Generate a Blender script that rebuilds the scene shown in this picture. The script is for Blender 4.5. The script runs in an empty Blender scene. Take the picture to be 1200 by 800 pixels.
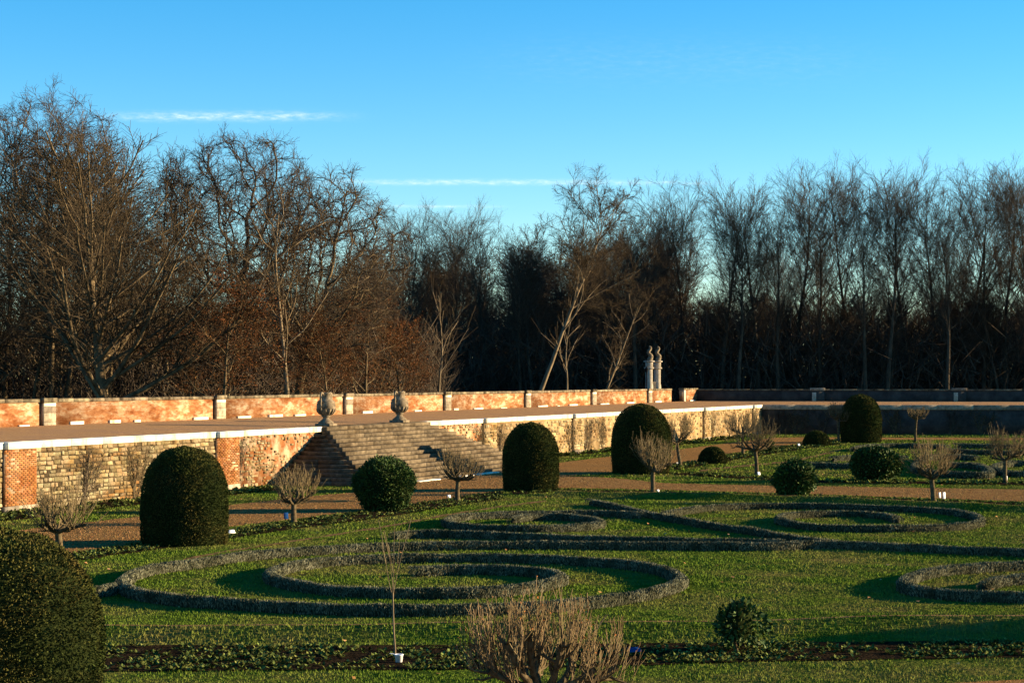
import bpy, math, random
import numpy as np
from mathutils import Vector, Matrix

# ------------------------------------------------------------------ camera, sky, sun, exposure
SC = bpy.context.scene
COL = SC.collection
F, H, HY = 2245.0, 4.8, 443.0          # focal length in photo pixels, eye height, horizon row

cam = bpy.data.cameras.new("camera")
cam.lens = 36.0 * F / 1200.0
cam.sensor_width = 36.0
cam.shift_y = 43.0 / 1200.0
cam.clip_end = 6000
cam.clip_start = 0.5
camo = bpy.data.objects.new("camera", cam)
COL.objects.link(camo)
camo.location = (0, 0, H)
camo.rotation_euler = (math.radians(90), 0, 0)
SC.camera = camo

SUN_AZ, SUN_EL = math.radians(7.0), math.radians(10.4)
world = bpy.data.worlds.new("World")
SC.world = world
world.use_nodes = True
wn, wl = world.node_tree.nodes, world.node_tree.links
bg = wn["Background"]
sky = wn.new("ShaderNodeTexSky")
sky.sky_type = 'NISHITA'
sky.sun_disc = False
sky.sun_elevation = SUN_EL
sky.sun_rotation = math.radians(90) - SUN_AZ
sky.altitude = 100
sky.air_density = 0.92
sky.dust_density = 0.0
sky.ozone_density = 3.0
hs = wn.new("ShaderNodeHueSaturation")
hs.inputs["Saturation"].default_value = 1.36
wl.new(sky.outputs[0], hs.inputs["Color"])
bg.inputs["Strength"].default_value = 0.078


def wmath(op, a, b=None):
    n = wn.new("ShaderNodeMath"); n.operation = op
    for i, v in enumerate((a, b)):
        if v is None: continue
        if isinstance(v, (int, float)): n.inputs[i].default_value = v
        else: wl.new(v, n.inputs[i])
    return n.outputs[0]


# thin streaks of high cirrus, laid out by direction (x/y, z/y tangents of the view ray)
tc = wn.new("ShaderNodeTexCoord")
sp = wn.new("ShaderNodeSeparateXYZ"); wl.new(tc.outputs["Generated"], sp.inputs[0])
ty = wmath('MAXIMUM', sp.outputs[1], 0.02)
tu = wmath('DIVIDE', sp.outputs[0], ty)
tv = wmath('DIVIDE', sp.outputs[2], ty)
cmb = wn.new("ShaderNodeCombineXYZ")
wl.new(tu, cmb.inputs[0]); wl.new(tv, cmb.inputs[1])
mp = wn.new("ShaderNodeMapping"); mp.inputs["Scale"].default_value = (130, 520, 1); wl.new(cmb.outputs[0], mp.inputs[0])
nz = wn.new("ShaderNodeTexNoise"); nz.inputs["Scale"].default_value = 1.0; nz.inputs["Detail"].default_value = 6
nz.inputs["Roughness"].default_value = 0.65
wl.new(mp.outputs[0], nz.inputs["Vector"])
total = None
for (cx, cy, wx, wy, amp) in ((-0.150, 0.1365, 0.055, 0.0022, 1.0), (-0.019, 0.1022, 0.075, 0.0013, 0.9),
                              (-0.040, 0.0895, 0.03, 0.0008, 0.6), (0.075, 0.1018, 0.03, 0.001, 0.5),
                              (0.09, 0.165, 0.10, 0.012, 0.08)):
    du = wmath('POWER', wmath('ABSOLUTE', wmath('DIVIDE', wmath('SUBTRACT', tu, cx), wx)), 4.0)
    dv = wmath('POWER', wmath('DIVIDE', wmath('SUBTRACT', tv, cy), wy), 2.0)
    g = wmath('MULTIPLY', wmath('EXPONENT', wmath('MULTIPLY', wmath('ADD', du, dv), -1.0)), amp)
    total = g if total is None else wmath('ADD', total, g)
cl = wmath('MULTIPLY', total, wmath('POWER', nz.outputs[0], 3.2))
cl = wmath('MULTIPLY', cl, wmath('GREATER_THAN', sp.outputs[1], 0.05))
cl = wmath('MINIMUM', wmath('MULTIPLY', cl, 1.9), 0.6)
mx = wn.new("ShaderNodeMixRGB")
wl.new(cl, mx.inputs[0]); wl.new(hs.outputs[0], mx.inputs[1]); mx.inputs[2].default_value = (5.0, 5.2, 5.4, 1)
wl.new(mx.outputs[0], bg.inputs["Color"])

sl = bpy.data.lights.new("sun", 'SUN')
sl.energy = 5.0
sl.angle = math.radians(0.5)
sl.color = (1.0, 0.76, 0.47)
so = bpy.data.objects.new("sun", sl)
COL.objects.link(so)
sdir = Vector((math.cos(SUN_EL) * math.cos(SUN_AZ), math.cos(SUN_EL) * math.sin(SUN_AZ), math.sin(SUN_EL)))
so.rotation_euler = sdir.to_track_quat('Z', 'Y').to_euler()
so.location = (60, 60, 60)

SC.view_settings.view_transform = 'Standard'
SC.view_settings.look = 'None'
SC.view_settings.exposure = 1.85
SC.view_settings.gamma = 1.0

RNG = np.random.default_rng(7)


def G(px, py, z=0.0):
    """photo pixel -> point on the horizontal plane at height z"""
    Y = F * (H - z) / (py - HY)
    return np.array(((px - 600.0) / F * Y, Y, z))


# ------------------------------------------------------------------ helpers
def tag(o, label=None, cat=None, group=None, kind=None):
    if label: o["label"] = label
    if cat: o["category"] = cat
    if group: o["group"] = group
    if kind: o["kind"] = kind
    return o


def empty(name, loc=(0, 0, 0), rz=0.0):
    o = bpy.data.objects.new(name, None)
    o.empty_display_size = 0.3
    COL.objects.link(o)
    o.location = loc
    o.rotation_euler = (0, 0, rz)
    return o


def link(name, me, parent=None, loc=None, rz=None, sc=None):
    o = bpy.data.objects.new(name, me)
    COL.objects.link(o)
    if parent is not None: o.parent = parent
    if loc is not None: o.location = loc
    if rz is not None: o.rotation_euler = (0, 0, rz)
    if sc is not None: o.scale = sc
    return o


def npmesh(name, V, faces, mats, smooth=False, midx=None):
    """V (n,3); faces: list of int arrays, each (m,k)"""
    me = bpy.data.meshes.new(name)
    V = np.asarray(V, dtype=np.float32)
    faces = [np.asarray(f, dtype=np.int32) for f in faces if len(f)]
    me.vertices.add(len(V))
    me.vertices.foreach_set("co", V.ravel())
    loops = np.concatenate([f.ravel() for f in faces])
    tot = np.concatenate([np.full(len(f), f.shape[1], dtype=np.int32) for f in faces])
    start = np.concatenate(([0], np.cumsum(tot)[:-1])).astype(np.int32)
    me.loops.add(len(loops))
    me.loops.foreach_set("vertex_index", loops)
    me.polygons.add(len(tot))
    me.polygons.foreach_set("loop_start", start)
    me.polygons.foreach_set("loop_total", tot)
    if midx is not None: me.polygons.foreach_set("material_index", np.asarray(midx, dtype=np.int32))
    if smooth: me.polygons.foreach_set("use_smooth", np.ones(len(tot), dtype=bool))
    if not isinstance(mats, (list, tuple)): mats = [mats]
    for m in mats: me.materials.append(m)
    me.update(calc_edges=True)
    me.validate()
    return me


class MB:
    """collects simple solids into one mesh"""
    def __init__(s): s.v = []; s.q = []; s.t = []; s.n = 0

    def add(s, V, quads=(), tris=()):
        V = np.asarray(V, dtype=float)
        if len(quads): s.q.append(np.asarray(quads) + s.n)
        if len(tris): s.t.append(np.asarray(tris) + s.n)
        s.v.append(V); s.n += len(V)

    def box(s, x0, x1, y0, y1, z0, z1, b=0.0):
        if b <= 0:
            V = [(x, y, z) for z in (z0, z1) for y in (y0, y1) for x in (x0, x1)]
            s.add(V, [(0, 1, 5, 4), (1, 3, 7, 5), (3, 2, 6, 7), (2, 0, 4, 6), (4, 5, 7, 6), (2, 3, 1, 0)])
        else:
            # chamfered all round the top and the vertical edges
            def ring(i, z):
                return [(x0 + i + b, y0 + i, z), (x1 - i - b, y0 + i, z), (x1 - i, y0 + i + b, z), (x1 - i, y1 - i - b, z),
                        (x1 - i - b, y1 - i, z), (x0 + i + b, y1 - i, z), (x0 + i, y1 - i - b, z), (x0 + i, y0 + i + b, z)]
            V = ring(b, z0) + ring(0, z0 + b) + ring(0, z1 - b) + ring(b, z1)
            Q = []
            for k in range(3):
                for i in range(8):
                    j = (i + 1) % 8
                    Q.append((k * 8 + i, k * 8 + j, k * 8 + 8 + j, k * 8 + 8 + i))
            T = [(24, 24 + i, 25 + i) for i in range(1, 7)]
            T += [(0, i + 1, i) for i in range(1, 7)]
            s.add(V, Q, T)

    def lathe(s, prof, n=20, c=(0, 0, 0)):
        a = np.arange(n) * 2 * math.pi / n
        V = []
        for r, z in prof:
            V += [(c[0] + r * math.cos(t), c[1] + r * math.sin(t), c[2] + z) for t in a]
        Q = []
        for k in range(len(prof) - 1):
            for i in range(n):
                j = (i + 1) % n
                Q.append((k * n + i, k * n + j, (k + 1) * n + j, (k + 1) * n + i))
        s.add(V, Q)

    def tube(s, pts, rad, sides=6):
        V, Q = tubes(np.array([pts]), np.array([rad]), sides)
        s.add(V, Q)

    def mesh(s, name, mats, smooth=False):
        f = []
        if s.q: f.append(np.concatenate(s.q))
        if s.t: f.append(np.concatenate(s.t))
        return npmesh(name, np.concatenate(s.v), f, mats, smooth)


def tubes(P, R, sides):
    """P (N,K,3), R (N,K) -> verts, quads"""
    P = np.asarray(P, float); R = np.asarray(R, float)
    N, K, _ = P.shape
    T = np.gradient(P, axis=1)
    T /= np.linalg.norm(T, axis=2, keepdims=True) + 1e-9
    ref = np.where(np.abs(T[:, :1, 2:3]) > 0.9, np.array([1.0, 0, 0]), np.array([0, 0, 1.0]))
    ref = np.broadcast_to(ref, T.shape)
    U = np.cross(T, ref); U /= np.linalg.norm(U, axis=2, keepdims=True) + 1e-9
    W = np.cross(T, U)
    a = np.arange(sides) * 2 * math.pi / sides
    V = P[:, :, None, :] + R[:, :, None, None] * (np.cos(a)[None, None, :, None] * U[:, :, None, :] + np.sin(a)[None, None, :, None] * W[:, :, None, :])
    base = (np.arange(N)[:, None, None] * K + np.arange(K - 1)[None, :, None]) * sides
    i = np.arange(sides)[None, None, :]; j = (i + 1) % sides
    Q = np.stack((base + i, base + j, base + sides + j, base + sides + i), -1).reshape(-1, 4)
    return V.reshape(-1, 3), Q


def inpoly(x, y, poly):
    poly = np.asarray(poly)[:, :2]
    c = np.zeros(len(x), bool)
    j = len(poly) - 1
    for i in range(len(poly)):
        xi, yi = poly[i]; xj, yj = poly[j]
        m = ((yi > y) != (yj > y)) & (x < (xj - xi) * (y - yi) / (yj - yi + 1e-12) + xi)
        c ^= m
        j = i
    return c


def smoothline(pts, step=0.25, closed=False):
    """Catmull-Rom through pts (n,d), resampled at equal steps"""
    P = np.asarray(pts, float)
    if closed: P = np.vstack((P[-1:], P, P[:2]))
    else: P = np.vstack((2 * P[0] - P[1], P, 2 * P[-1] - P[-2]))
    out = []
    for i in range(1, len(P) - 2):
        p0, p1, p2, p3 = P[i - 1:i + 3]
        t = np.linspace(0, 1, 14, endpoint=False)[:, None]
        out.append(0.5 * ((2 * p1) + (-p0 + p2) * t + (2 * p0 - 5 * p1 + 4 * p2 - p3) * t**2 + (-p0 + 3 * p1 - 3 * p2 + p3) * t**3))
    out = np.vstack(out + [P[-2:-1]])
    d = np.concatenate(([0], np.cumsum(np.linalg.norm(np.diff(out, axis=0), axis=1))))
    n = max(3, int(d[-1] / step))
    s = np.linspace(0, d[-1], n)
    return np.stack([np.interp(s, d, out[:, k]) for k in range(out.shape[1])], 1)


def rough_noise(V, scale, seed=0):
    """cheap smooth pseudo noise, -1..1"""
    r = np.random.default_rng(seed)
    s = np.zeros(len(V))
    for k in range(5):
        d = r.normal(size=3); d /= np.linalg.norm(d)
        s += np.sin(V @ d * scale * (0.7 + 0.4 * k) + r.uniform(0, 6.28)) / (1 + 0.35 * k)
    return s / 2.6


# ------------------------------------------------------------------ materials
def material(name, c1, c2, scale=3.0, rough=0.9, bump=0.0, bscale=None, detail=6, island=0.0, objrand=0.0,
             c3=None, s3=0.4, lo=0.35, hi=0.65, spec=0.0, stretch=None, t3=(0.45, 0.62), bdist=0.02, macro=None):
    m = bpy.data.materials.new(name); m.use_nodes = True
    nt = m.node_tree; N = nt.nodes; L = nt.links
    b = N["Principled BSDF"]
    b.inputs["Roughness"].default_value = rough
    b.inputs["Specular IOR Level"].default_value = spec
    tcn = N.new("ShaderNodeTexCoord")
    vec = tcn.outputs["Object"]
    if stretch:
        mpn = N.new("ShaderNodeMapping"); mpn.inputs["Scale"].default_value = stretch
        L.new(vec, mpn.inputs[0]); vec = mpn.outputs[0]
    n = N.new("ShaderNodeTexNoise"); n.inputs["Scale"].default_value = scale; n.inputs["Detail"].default_value = detail
    n.inputs["Roughness"].default_value = 0.65
    L.new(vec, n.inputs["Vector"])
    r = N.new("ShaderNodeValToRGB")
    r.color_ramp.elements[0].position = lo; r.color_ramp.elements[1].position = hi
    r.color_ramp.elements[0].color = (*c1, 1); r.color_ramp.elements[1].color = (*c2, 1)
    L.new(n.outputs[0], r.inputs[0])
    out = r.outputs[0]
    if c3 is not None:
        n3 = N.new("ShaderNodeTexNoise"); n3.inputs["Scale"].default_value = s3; n3.inputs["Detail"].default_value = 8
        n3.inputs["Roughness"].default_value = 0.7
        L.new(vec, n3.inputs["Vector"])
        r3 = N.new("ShaderNodeValToRGB")
        r3.color_ramp.elements[0].position, r3.color_ramp.elements[1].position = t3
        L.new(n3.outputs[0], r3.inputs[0])
        mixn = N.new("ShaderNodeMixRGB"); mixn.inputs[2].default_value = (*c3, 1)
        L.new(r3.outputs[0], mixn.inputs[0]); L.new(out, mixn.inputs[1]); out = mixn.outputs[0]
    for amt, src in ((island, 'g'), (objrand, 'o')):
        if amt <= 0: continue
        if src == 'g': rn = N.new("ShaderNodeNewGeometry").outputs["Random Per Island"]
        else: rn = N.new("ShaderNodeObjectInfo").outputs["Random"]
        mr = N.new("ShaderNodeMapRange"); mr.inputs["To Min"].default_value = 1 - amt; mr.inputs["To Max"].default_value = 1 + amt
        L.new(rn, mr.inputs["Value"])
        h = N.new("ShaderNodeHueSaturation"); L.new(out, h.inputs["Color"]); L.new(mr.outputs[0], h.inputs["Value"])
        hm = N.new("ShaderNodeMapRange"); hm.inputs["To Min"].default_value = 0.5 - 0.035 * amt; hm.inputs["To Max"].default_value = 0.5 + 0.035 * amt
        ml = N.new("ShaderNodeMath"); ml.operation = 'MULTIPLY'; ml.inputs[1].default_value = 7.31; L.new(rn, ml.inputs[0])
        fr = N.new("ShaderNodeMath"); fr.operation = 'FRACT'; L.new(ml.outputs[0], fr.inputs[0])
        L.new(fr.outputs[0], hm.inputs["Value"]); L.new(hm.outputs[0], h.inputs["Hue"])
        out = h.outputs[0]
    if macro:
        mc, ms_, ma, mb_, mst = macro
        gp = N.new("ShaderNodeNewGeometry")
        mp2 = N.new("ShaderNodeMapping"); mp2.inputs["Scale"].default_value = mst
        L.new(gp.outputs["Position"], mp2.inputs[0])
        nm = N.new("ShaderNodeTexNoise"); nm.inputs["Scale"].default_value = ms_; nm.inputs["Detail"].default_value = 7; nm.inputs["Roughness"].default_value = 0.7
        L.new(mp2.outputs[0], nm.inputs["Vector"])
        rm = N.new("ShaderNodeValToRGB"); rm.color_ramp.elements[0].position = ma; rm.color_ramp.elements[1].position = mb_
        L.new(nm.outputs[0], rm.inputs[0])
        mm = N.new("ShaderNodeMixRGB"); mm.blend_type = 'MULTIPLY'; mm.inputs[2].default_value = (*mc, 1)
        L.new(rm.outputs[0], mm.inputs[0]); L.new(out, mm.inputs[1]); out = mm.outputs[0]
    L.new(out, b.inputs["Base Color"])
    if bump > 0:
        nb = N.new("ShaderNodeTexNoise"); nb.inputs["Scale"].default_value = bscale or scale * 4; nb.inputs["Detail"].default_value = 5
        L.new(vec, nb.inputs["Vector"])
        bp = N.new("ShaderNodeBump"); bp.inputs["Strength"].default_value = bump; bp.inputs["Distance"].default_value = bdist
        L.new(nb.outputs[0], bp.inputs["Height"]); L.new(bp.outputs[0], b.inputs["Normal"])
    return m


M = {}
M['lawn'] = material('lawn', (0.036, 0.062, 0.008), (0.08, 0.108, 0.014), 2.2, 0.95, 1.0, 9, c3=(0.13, 0.105, 0.03), s3=0.28, t3=(0.42, 0.66), bdist=0.08)
M['blade'] = material('grass_blade', (0.058, 0.105, 0.012), (0.112, 0.165, 0.022), 1.1, 0.9, island=0.2, c3=(0.165, 0.145, 0.042), s3=0.28, t3=(0.46, 0.72))
M['gravel'] = material('gravel', (0.14, 0.068, 0.020), (0.29, 0.16, 0.058), 14, 0.95, 1.0, 30, c3=(0.22, 0.125, 0.045), s3=0.5, bdist=0.05)
M['terrace'] = material('terrace_gravel', (0.27, 0.145, 0.06), (0.46, 0.28, 0.13), 7, 0.95, 1.0, 22, c3=(0.32, 0.19, 0.10), s3=0.35, bdist=0.05)
M['pebble'] = material('pebble', (0.16, 0.08, 0.026), (0.32, 0.185, 0.07), 2, 0.9, island=0.4)
M['soil'] = material('soil', (0.010, 0.007, 0.004), (0.034, 0.023, 0.013), 6, 1.0, 1.0, 16, bdist=0.08)
M['edge'] = material('bare_earth', (0.10, 0.058, 0.024), (0.24, 0.14, 0.065), 4, 1.0, 0.8, 12)
M['forest'] = material('forest_floor', (0.03, 0.02, 0.012), (0.075, 0.048, 0.026), 1.0, 1.0, 0.8, 8)
M['bedleaf'] = material('bed_leaf', (0.016, 0.034, 0.008), (0.15, 0.17, 0.045), 5, 0.6, island=0.65)
M['yew'] = material('yew', (0.022, 0.034, 0.009), (0.058, 0.070, 0.018), 1.3, 0.8, island=0.35, c3=(0.085, 0.064, 0.02), s3=1.1, t3=(0.42, 0.70))
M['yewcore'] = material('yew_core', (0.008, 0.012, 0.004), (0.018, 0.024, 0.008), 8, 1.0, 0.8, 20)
M['laurel'] = material('laurel', (0.018, 0.04, 0.008), (0.05, 0.085, 0.016), 2.5, 0.65, island=0.4, spec=0.12)
M['santolina'] = material('santolina', (0.04, 0.045, 0.026), (0.18, 0.18, 0.118), 3, 0.85, island=0.4)
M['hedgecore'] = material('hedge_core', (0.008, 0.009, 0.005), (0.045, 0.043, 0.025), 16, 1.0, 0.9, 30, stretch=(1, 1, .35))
M['bark'] = material('bark', (0.05, 0.037, 0.021), (0.16, 0.12, 0.068), 3, 0.95, 0.6, 12, stretch=(1, 1, 0.3))
M['barkpale'] = material('pale_bark', (0.10, 0.075, 0.045), (0.22, 0.17, 0.105), 3, 0.9, 0.4, 12, stretch=(1, 1, 0.3))
M['barkdark'] = material('dark_bark', (0.035, 0.028, 0.02), (0.10, 0.078, 0.052), 3, 0.95, 0.6, 12, stretch=(1, 1, 0.3))
M['twig'] = material('twig', (0.034, 0.026, 0.016), (0.084, 0.063, 0.038), 1, 0.9, island=0.3)
M['twigdark'] = material('twig_dark', (0.04, 0.032, 0.024), (0.085, 0.066, 0.046), 1, 0.9, island=0.3)
M['twigred'] = material('twig_red', (0.045, 0.026, 0.013), (0.085, 0.046, 0.023), 1, 0.9, island=0.3)
M['rosebark'] = material('rose_bark', (0.035, 0.026, 0.015), (0.13, 0.10, 0.055), 9, 0.9, 0.4, 30)
M['rosetwig'] = material('rose_twig', (0.085, 0.064, 0.031), (0.19, 0.148, 0.08), 3, 0.8, island=0.35)
M['straw'] = material('straw_twig', (0.095, 0.068, 0.033), (0.22, 0.165, 0.09), 3, 0.8, island=0.35)
M['rust'] = material('russet_leaf', (0.055, 0.023, 0.010), (0.125, 0.053, 0.02), 0.7, 0.8, island=0.4)
M['leafdry'] = material('dry_leaf', (0.32, 0.15, 0.05), (0.50, 0.28, 0.12), 3, 0.8, island=0.4)
M['limestone'] = material('limestone', (0.52, 0.48, 0.37), (0.66, 0.62, 0.50), 2.5, 0.8, 0.15, 20, macro=((0.62, 0.56, 0.42), 1.5, .5, .68, (1, 1, .35)))
M['stone'] = material('rubble_stone', (0.14, 0.11, 0.058), (0.31, 0.265, 0.155), 5, 0.9, 0.7, 26, objrand=0.45, macro=((0.62, 0.42, 0.26), .55, .42, .62, (1, 1, 1.3)))
M['stonestuff'] = material('rubble_stone_joined', (0.14, 0.11, 0.058), (0.31, 0.265, 0.16), 5, 0.9, 0.7, 26, island=0.45, macro=((0.60, 0.42, 0.27), .6, .42, .62, (1, 1, 1.2)))
M['brick'] = material('brick', (0.17, 0.068, 0.024), (0.26, 0.115, 0.042), 3, 0.9, 0.5, 30, island=0.25, c3=(0.30, 0.21, 0.12), s3=1.5, t3=(0.55, 0.72), macro=((0.45, 0.42, 0.36), 1.6, .48, .66, (1, 1, 1)))
M['mortar'] = material('mortar', (0.035, 0.026, 0.015), (0.11, 0.082, 0.045), 5, 0.95, 0.7, 22)
M['redrender'] = material('red_render', (0.16, 0.05, 0.017), (0.27, 0.12, 0.045), 1.6, 0.95, 0.5, 20, c3=(0.42, 0.32, 0.2), s3=0.9)
M['ochre'] = material('ochre_render', (0.19, 0.12, 0.052), (0.36, 0.26, 0.135), 1.1, 0.95, 0.6, 16, c3=(0.12, 0.08, 0.035), s3=0.7, t3=(0.5, 0.7))
M['greyrender'] = material('grey_render', (0.035, 0.034, 0.03), (0.075, 0.072, 0.062), 1.0, 0.95, 0.4, 12)  # colour darkened to deepen the shade on the far walls
M['parapet'] = material('parapet_render', (0.17, 0.062, 0.024), (0.31, 0.16, 0.072), 5.5, 0.95, 0.9, 22, c3=(0.42, 0.33, 0.21), s3=2.4, t3=(0.47, 0.64), detail=12, stretch=(.38, 1, 1.1), macro=((0.5, 0.38, 0.3), .9, .46, .64, (.4, .4, 1.1)))
M['capstone'] = material('weathered_cap', (0.035, 0.028, 0.018), (0.22, 0.18, 0.115), 2.2, 0.95, 0.6, 14, objrand=0.3)
M['pierstone'] = material('pier_stone', (0.14, 0.115, 0.08), (0.32, 0.27, 0.19), 4, 0.95, 0.4, 20, objrand=0.3)
M['step'] = material('step_stone', (0.06, 0.048, 0.031), (0.145, 0.115, 0.075), 3.4, 0.95, 0.6, 18, c3=(0.21, 0.165, 0.10), s3=1.9, t3=(0.56, 0.7), objrand=0.03, macro=((0.5, 0.46, 0.42), .7, .45, .65, (1, 1, 2)))
M['urn'] = material('urn_stone', (0.075, 0.06, 0.04), (0.25, 0.20, 0.13), 5, 0.95, 0.5, 26)
M['gatestone'] = material('gate_stone', (0.30, 0.26, 0.19), (0.50, 0.44, 0.34), 3, 0.9, 0.4, 16)
M['iron'] = material('iron', (0.012, 0.013, 0.014), (0.025, 0.026, 0.028), 6, 0.6)
M['white'] = material('white_plastic', (0.72, 0.72, 0.70), (0.82, 0.82, 0.80), 6, 0.5, spec=0.4)
M['blue'] = material('blue_plastic', (0.008, 0.035, 0.12), (0.014, 0.055, 0.17), 6, 0.5)
M['hip'] = material('rose_hip', (0.30, 0.10, 0.03), (0.45, 0.18, 0.05), 6, 0.6)

# ------------------------------------------------------------------ layout lines (world)
SLOPE = 0.4097
UX, UY = SLOPE / math.hypot(SLOPE, 1), 1 / math.hypot(SLOPE, 1)      # along the long terrace wall
WROT = math.atan2(UY, UX)


def wall_pt(Y, off=46.1): return np.array((SLOPE * Y - off, Y))


W0 = wall_pt(60.0)
CORNER = wall_pt(165.0)                                                # (21.5, 165)
FAR_AZ = math.radians(-6.0)
TOPZ = 2.5
PARZ, PART = 2.65, 3.86
P0 = wall_pt(60.0, 57.0)
PCORNER = wall_pt(182.0, 57.0)
FPAZ = math.radians(-9.5)


def sW(Y): return (Y - 60.0) / UY


# ------------------------------------------------------------------ setting: ground sheets
def sheet(name, pts, z, mat, kind='structure'):
    V = [(p[0], p[1], z if np.isscalar(z) else z[i]) for i, p in enumerate(pts)]
    me = bpy.data.meshes.new(name)
    me.from_pydata(V, [], [list(range(len(V)))])
    me.materials.append(mat)
    me.update()
    if me.polygons[0].normal.z < 0: me.flip_normals()
    o = link(name, me)
    tag(o, kind=kind)
    return o


sheet('ground', [(-2500, -300), (2500, -300), (2500, 4000), (-2500, 4000)], 0.0, M['lawn'])

def jitter(poly, amp=.07, step=.45):
    """natural, slightly uneven edge"""
    P = np.array([p[:2] for p in poly]); out = []
    r_ = np.random.default_rng(len(P) + int(abs(P[0, 0]) * 100))
    for a, b in zip(P, np.roll(P, -1, 0)):
        n = min(160, max(1, int(np.linalg.norm(b - a) / step)))
        t = np.linspace(0, 1, n, endpoint=False)[:, None]
        q = a * (1 - t) + b * t
        if n > 1: q[1:] += r_.normal(0, amp, (n - 1, 2)) * .6
        out.append(q)
    return np.concatenate(out)


FD = np.array((math.cos(FAR_AZ), math.sin(FAR_AZ)))
FPD = np.array((math.cos(FPAZ), math.sin(FPAZ)))
# terrace: side part and far part, one L-shaped sheet in two strips
c_end = CORNER + FD * 150
p_end = PCORNER + FPD * 160
me = bpy.data.meshes.new('terrace')
wl0 = W0 - np.array((UX, UY)) * 12; pl0 = P0 - np.array((UX, UY)) * 12
me.from_pydata([(wl0[0], wl0[1], TOPZ - 0.01), (CORNER[0], CORNER[1], TOPZ - 0.01), (PCORNER[0] - .2, PCORNER[1], PARZ), (pl0[0], pl0[1], PARZ),
                (c_end[0], c_end[1], TOPZ - 0.01), (p_end[0], p_end[1], PARZ)], [], [(0, 1, 2, 3), (1, 4, 5, 2)])
me.materials.append(M['terrace']); me.update()
tag(link('terrace', me), kind='structure')
# woodland floor behind the parapets
back = np.array((-UY, UX))
q0 = pl0 + back * 0.2
sheet('woodland_floor', [(q0[0], q0[1]), (PCORNER[0] - .3, PCORNER[1] + .35), (p_end[0], p_end[1] + .35), (2400, 150), (2400, 3900), (-2400, 3900), (-2400, q0[1])], 2.3, M['forest'])

# gravel walks (pixel corners put on the real ground plane)
UPA = [(-160, 644), (25, 621), (75, 615), (165, 605), (268, 592), (345, 583), (412, 577), (455, 572), (482, 566.5), (563, 554.5),
       (590, 550), (656, 542), (720, 534), (800, 526), (850, 519.5), (905, 512.7), (945, 512.2), (1200, 513.2), (1500, 515)]
LOA = [(1500, 518.2), (1200, 516), (1035, 515), (1000, 518), (945, 520), (905, 524), (850, 532), (800, 544.5), (740, 552), (690, 556.3), (656, 557.6)]
LOB = [(720, 560), (780, 566), (904, 569), (952, 569.5), (1200, 573.5), (1600, 581)]
LOB2 = [(1600, 598), (1200, 587.5), (952, 579), (904, 577.5), (780, 574), (656, 571.7), (590, 575), (500, 588), (412, 600), (345, 608), (270, 617), (165, 637), (25, 655), (-160, 690)]
walk = [G(*p) for p in UPA + LOA + LOB + LOB2]
walk = jitter(walk)
sheet('gravel_walk', walk, 0.008, M['gravel'])
FRW = [G(-300, 835), G(1000, 806), (G(1200, 796)), G(1700, 782), np.array((40, 10, 0)), np.array((-40, 10, 0))]
sheet('front_walk', FRW, 0.008, M['gravel'])


def band(line, wn_, wf):
    """polygon around a pixel line, from wn_ px below to wf px above"""
    return [G(x, y - wf) for x, y in line] + [G(x, y + wn_) for x, y in reversed(line)]


BEDS = {}
BEDS['front'] = [G(-60, 757), G(112, 756.5), G(500, 756), G(900, 753), G(1200, 751), G(1500, 748), G(1500, 766), G(1200, 770.5), G(900, 775), G(600, 784), G(112, 787), G(-60, 789)]
BEDS['diagonal'] = band([(40, 662), (75, 654), (175, 640), (276, 625.5), (349, 614), (437, 603), (488, 595), (545, 586), (589, 579.5)], 5, 5)
BEDS['cross'] = [G(600, 575.5), G(656, 573), G(780, 576), G(904, 579), (G(957, 580.5)), G(1200, 589.5), G(1600, 601), G(1600, 607), G(1200, 594), G(957, 584), G(904, 582), G(780, 579), G(656, 576), G(600, 579)]
BEDS['wall'] = [G(-100, 612), G(0, 601.5), G(112, 588.5), G(165, 583), G(267, 573.5), G(309, 571), G(330, 573.5), G(267, 580.5), G(165, 591), G(112, 597), G(0, 611.5), G(-100, 625)]
BEDS['wallfar'] = [G(640, 531), G(720, 524.5), G(800, 517.5), G(885, 508.6), G(885, 511), G(800, 521), (G(720, 529)), G(640, 536)]
BEDS['parterre'] = band([(790, 548), (850, 538), (905, 528.5), (935, 524), (985, 517.5)], 3, 3)
BEDS['parterrefront'] = [G(790, 553.5), G(905, 560), G(960, 562.5), G(1200, 565), G(1500, 568), G(1500, 571), G(1200, 568.5), G(960, 566), G(905, 563), G(790, 556)]
for k in BEDS:
    BEDS[k] = jitter(BEDS[k], .06)
    sheet('flower_bed', BEDS[k], 0.014, M['soil'])

# earth edges of the lawn
EDGES = [[(-40, 745.5), (112, 745), (300, 744.5), (600, 743), (900, 737.5), (1050, 734.5), (1200, 733.5), (1500, 728)], [(190, 661), (266, 646), (361, 631.5), (450, 617.5), (523, 603.5), (585, 594), (640, 587)],
         [(820, 551.5), (850, 548), (880, 545), (930, 540.5), (985, 527)]]
for e in EDGES:
    if e[0][0] < 0:
        sheet('lawn_edge', jitter(band([(x, y - 3.6) for x, y in e], .9, 1.0), .16), 0.016, M['soil'])
    else: sheet('lawn_edge', jitter(band(e, 0.9, 0.9), .08), 0.018, M['edge'])

# grassy banks: the lawn ends in a low rounded bank above the border
BANKS = []


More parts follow.
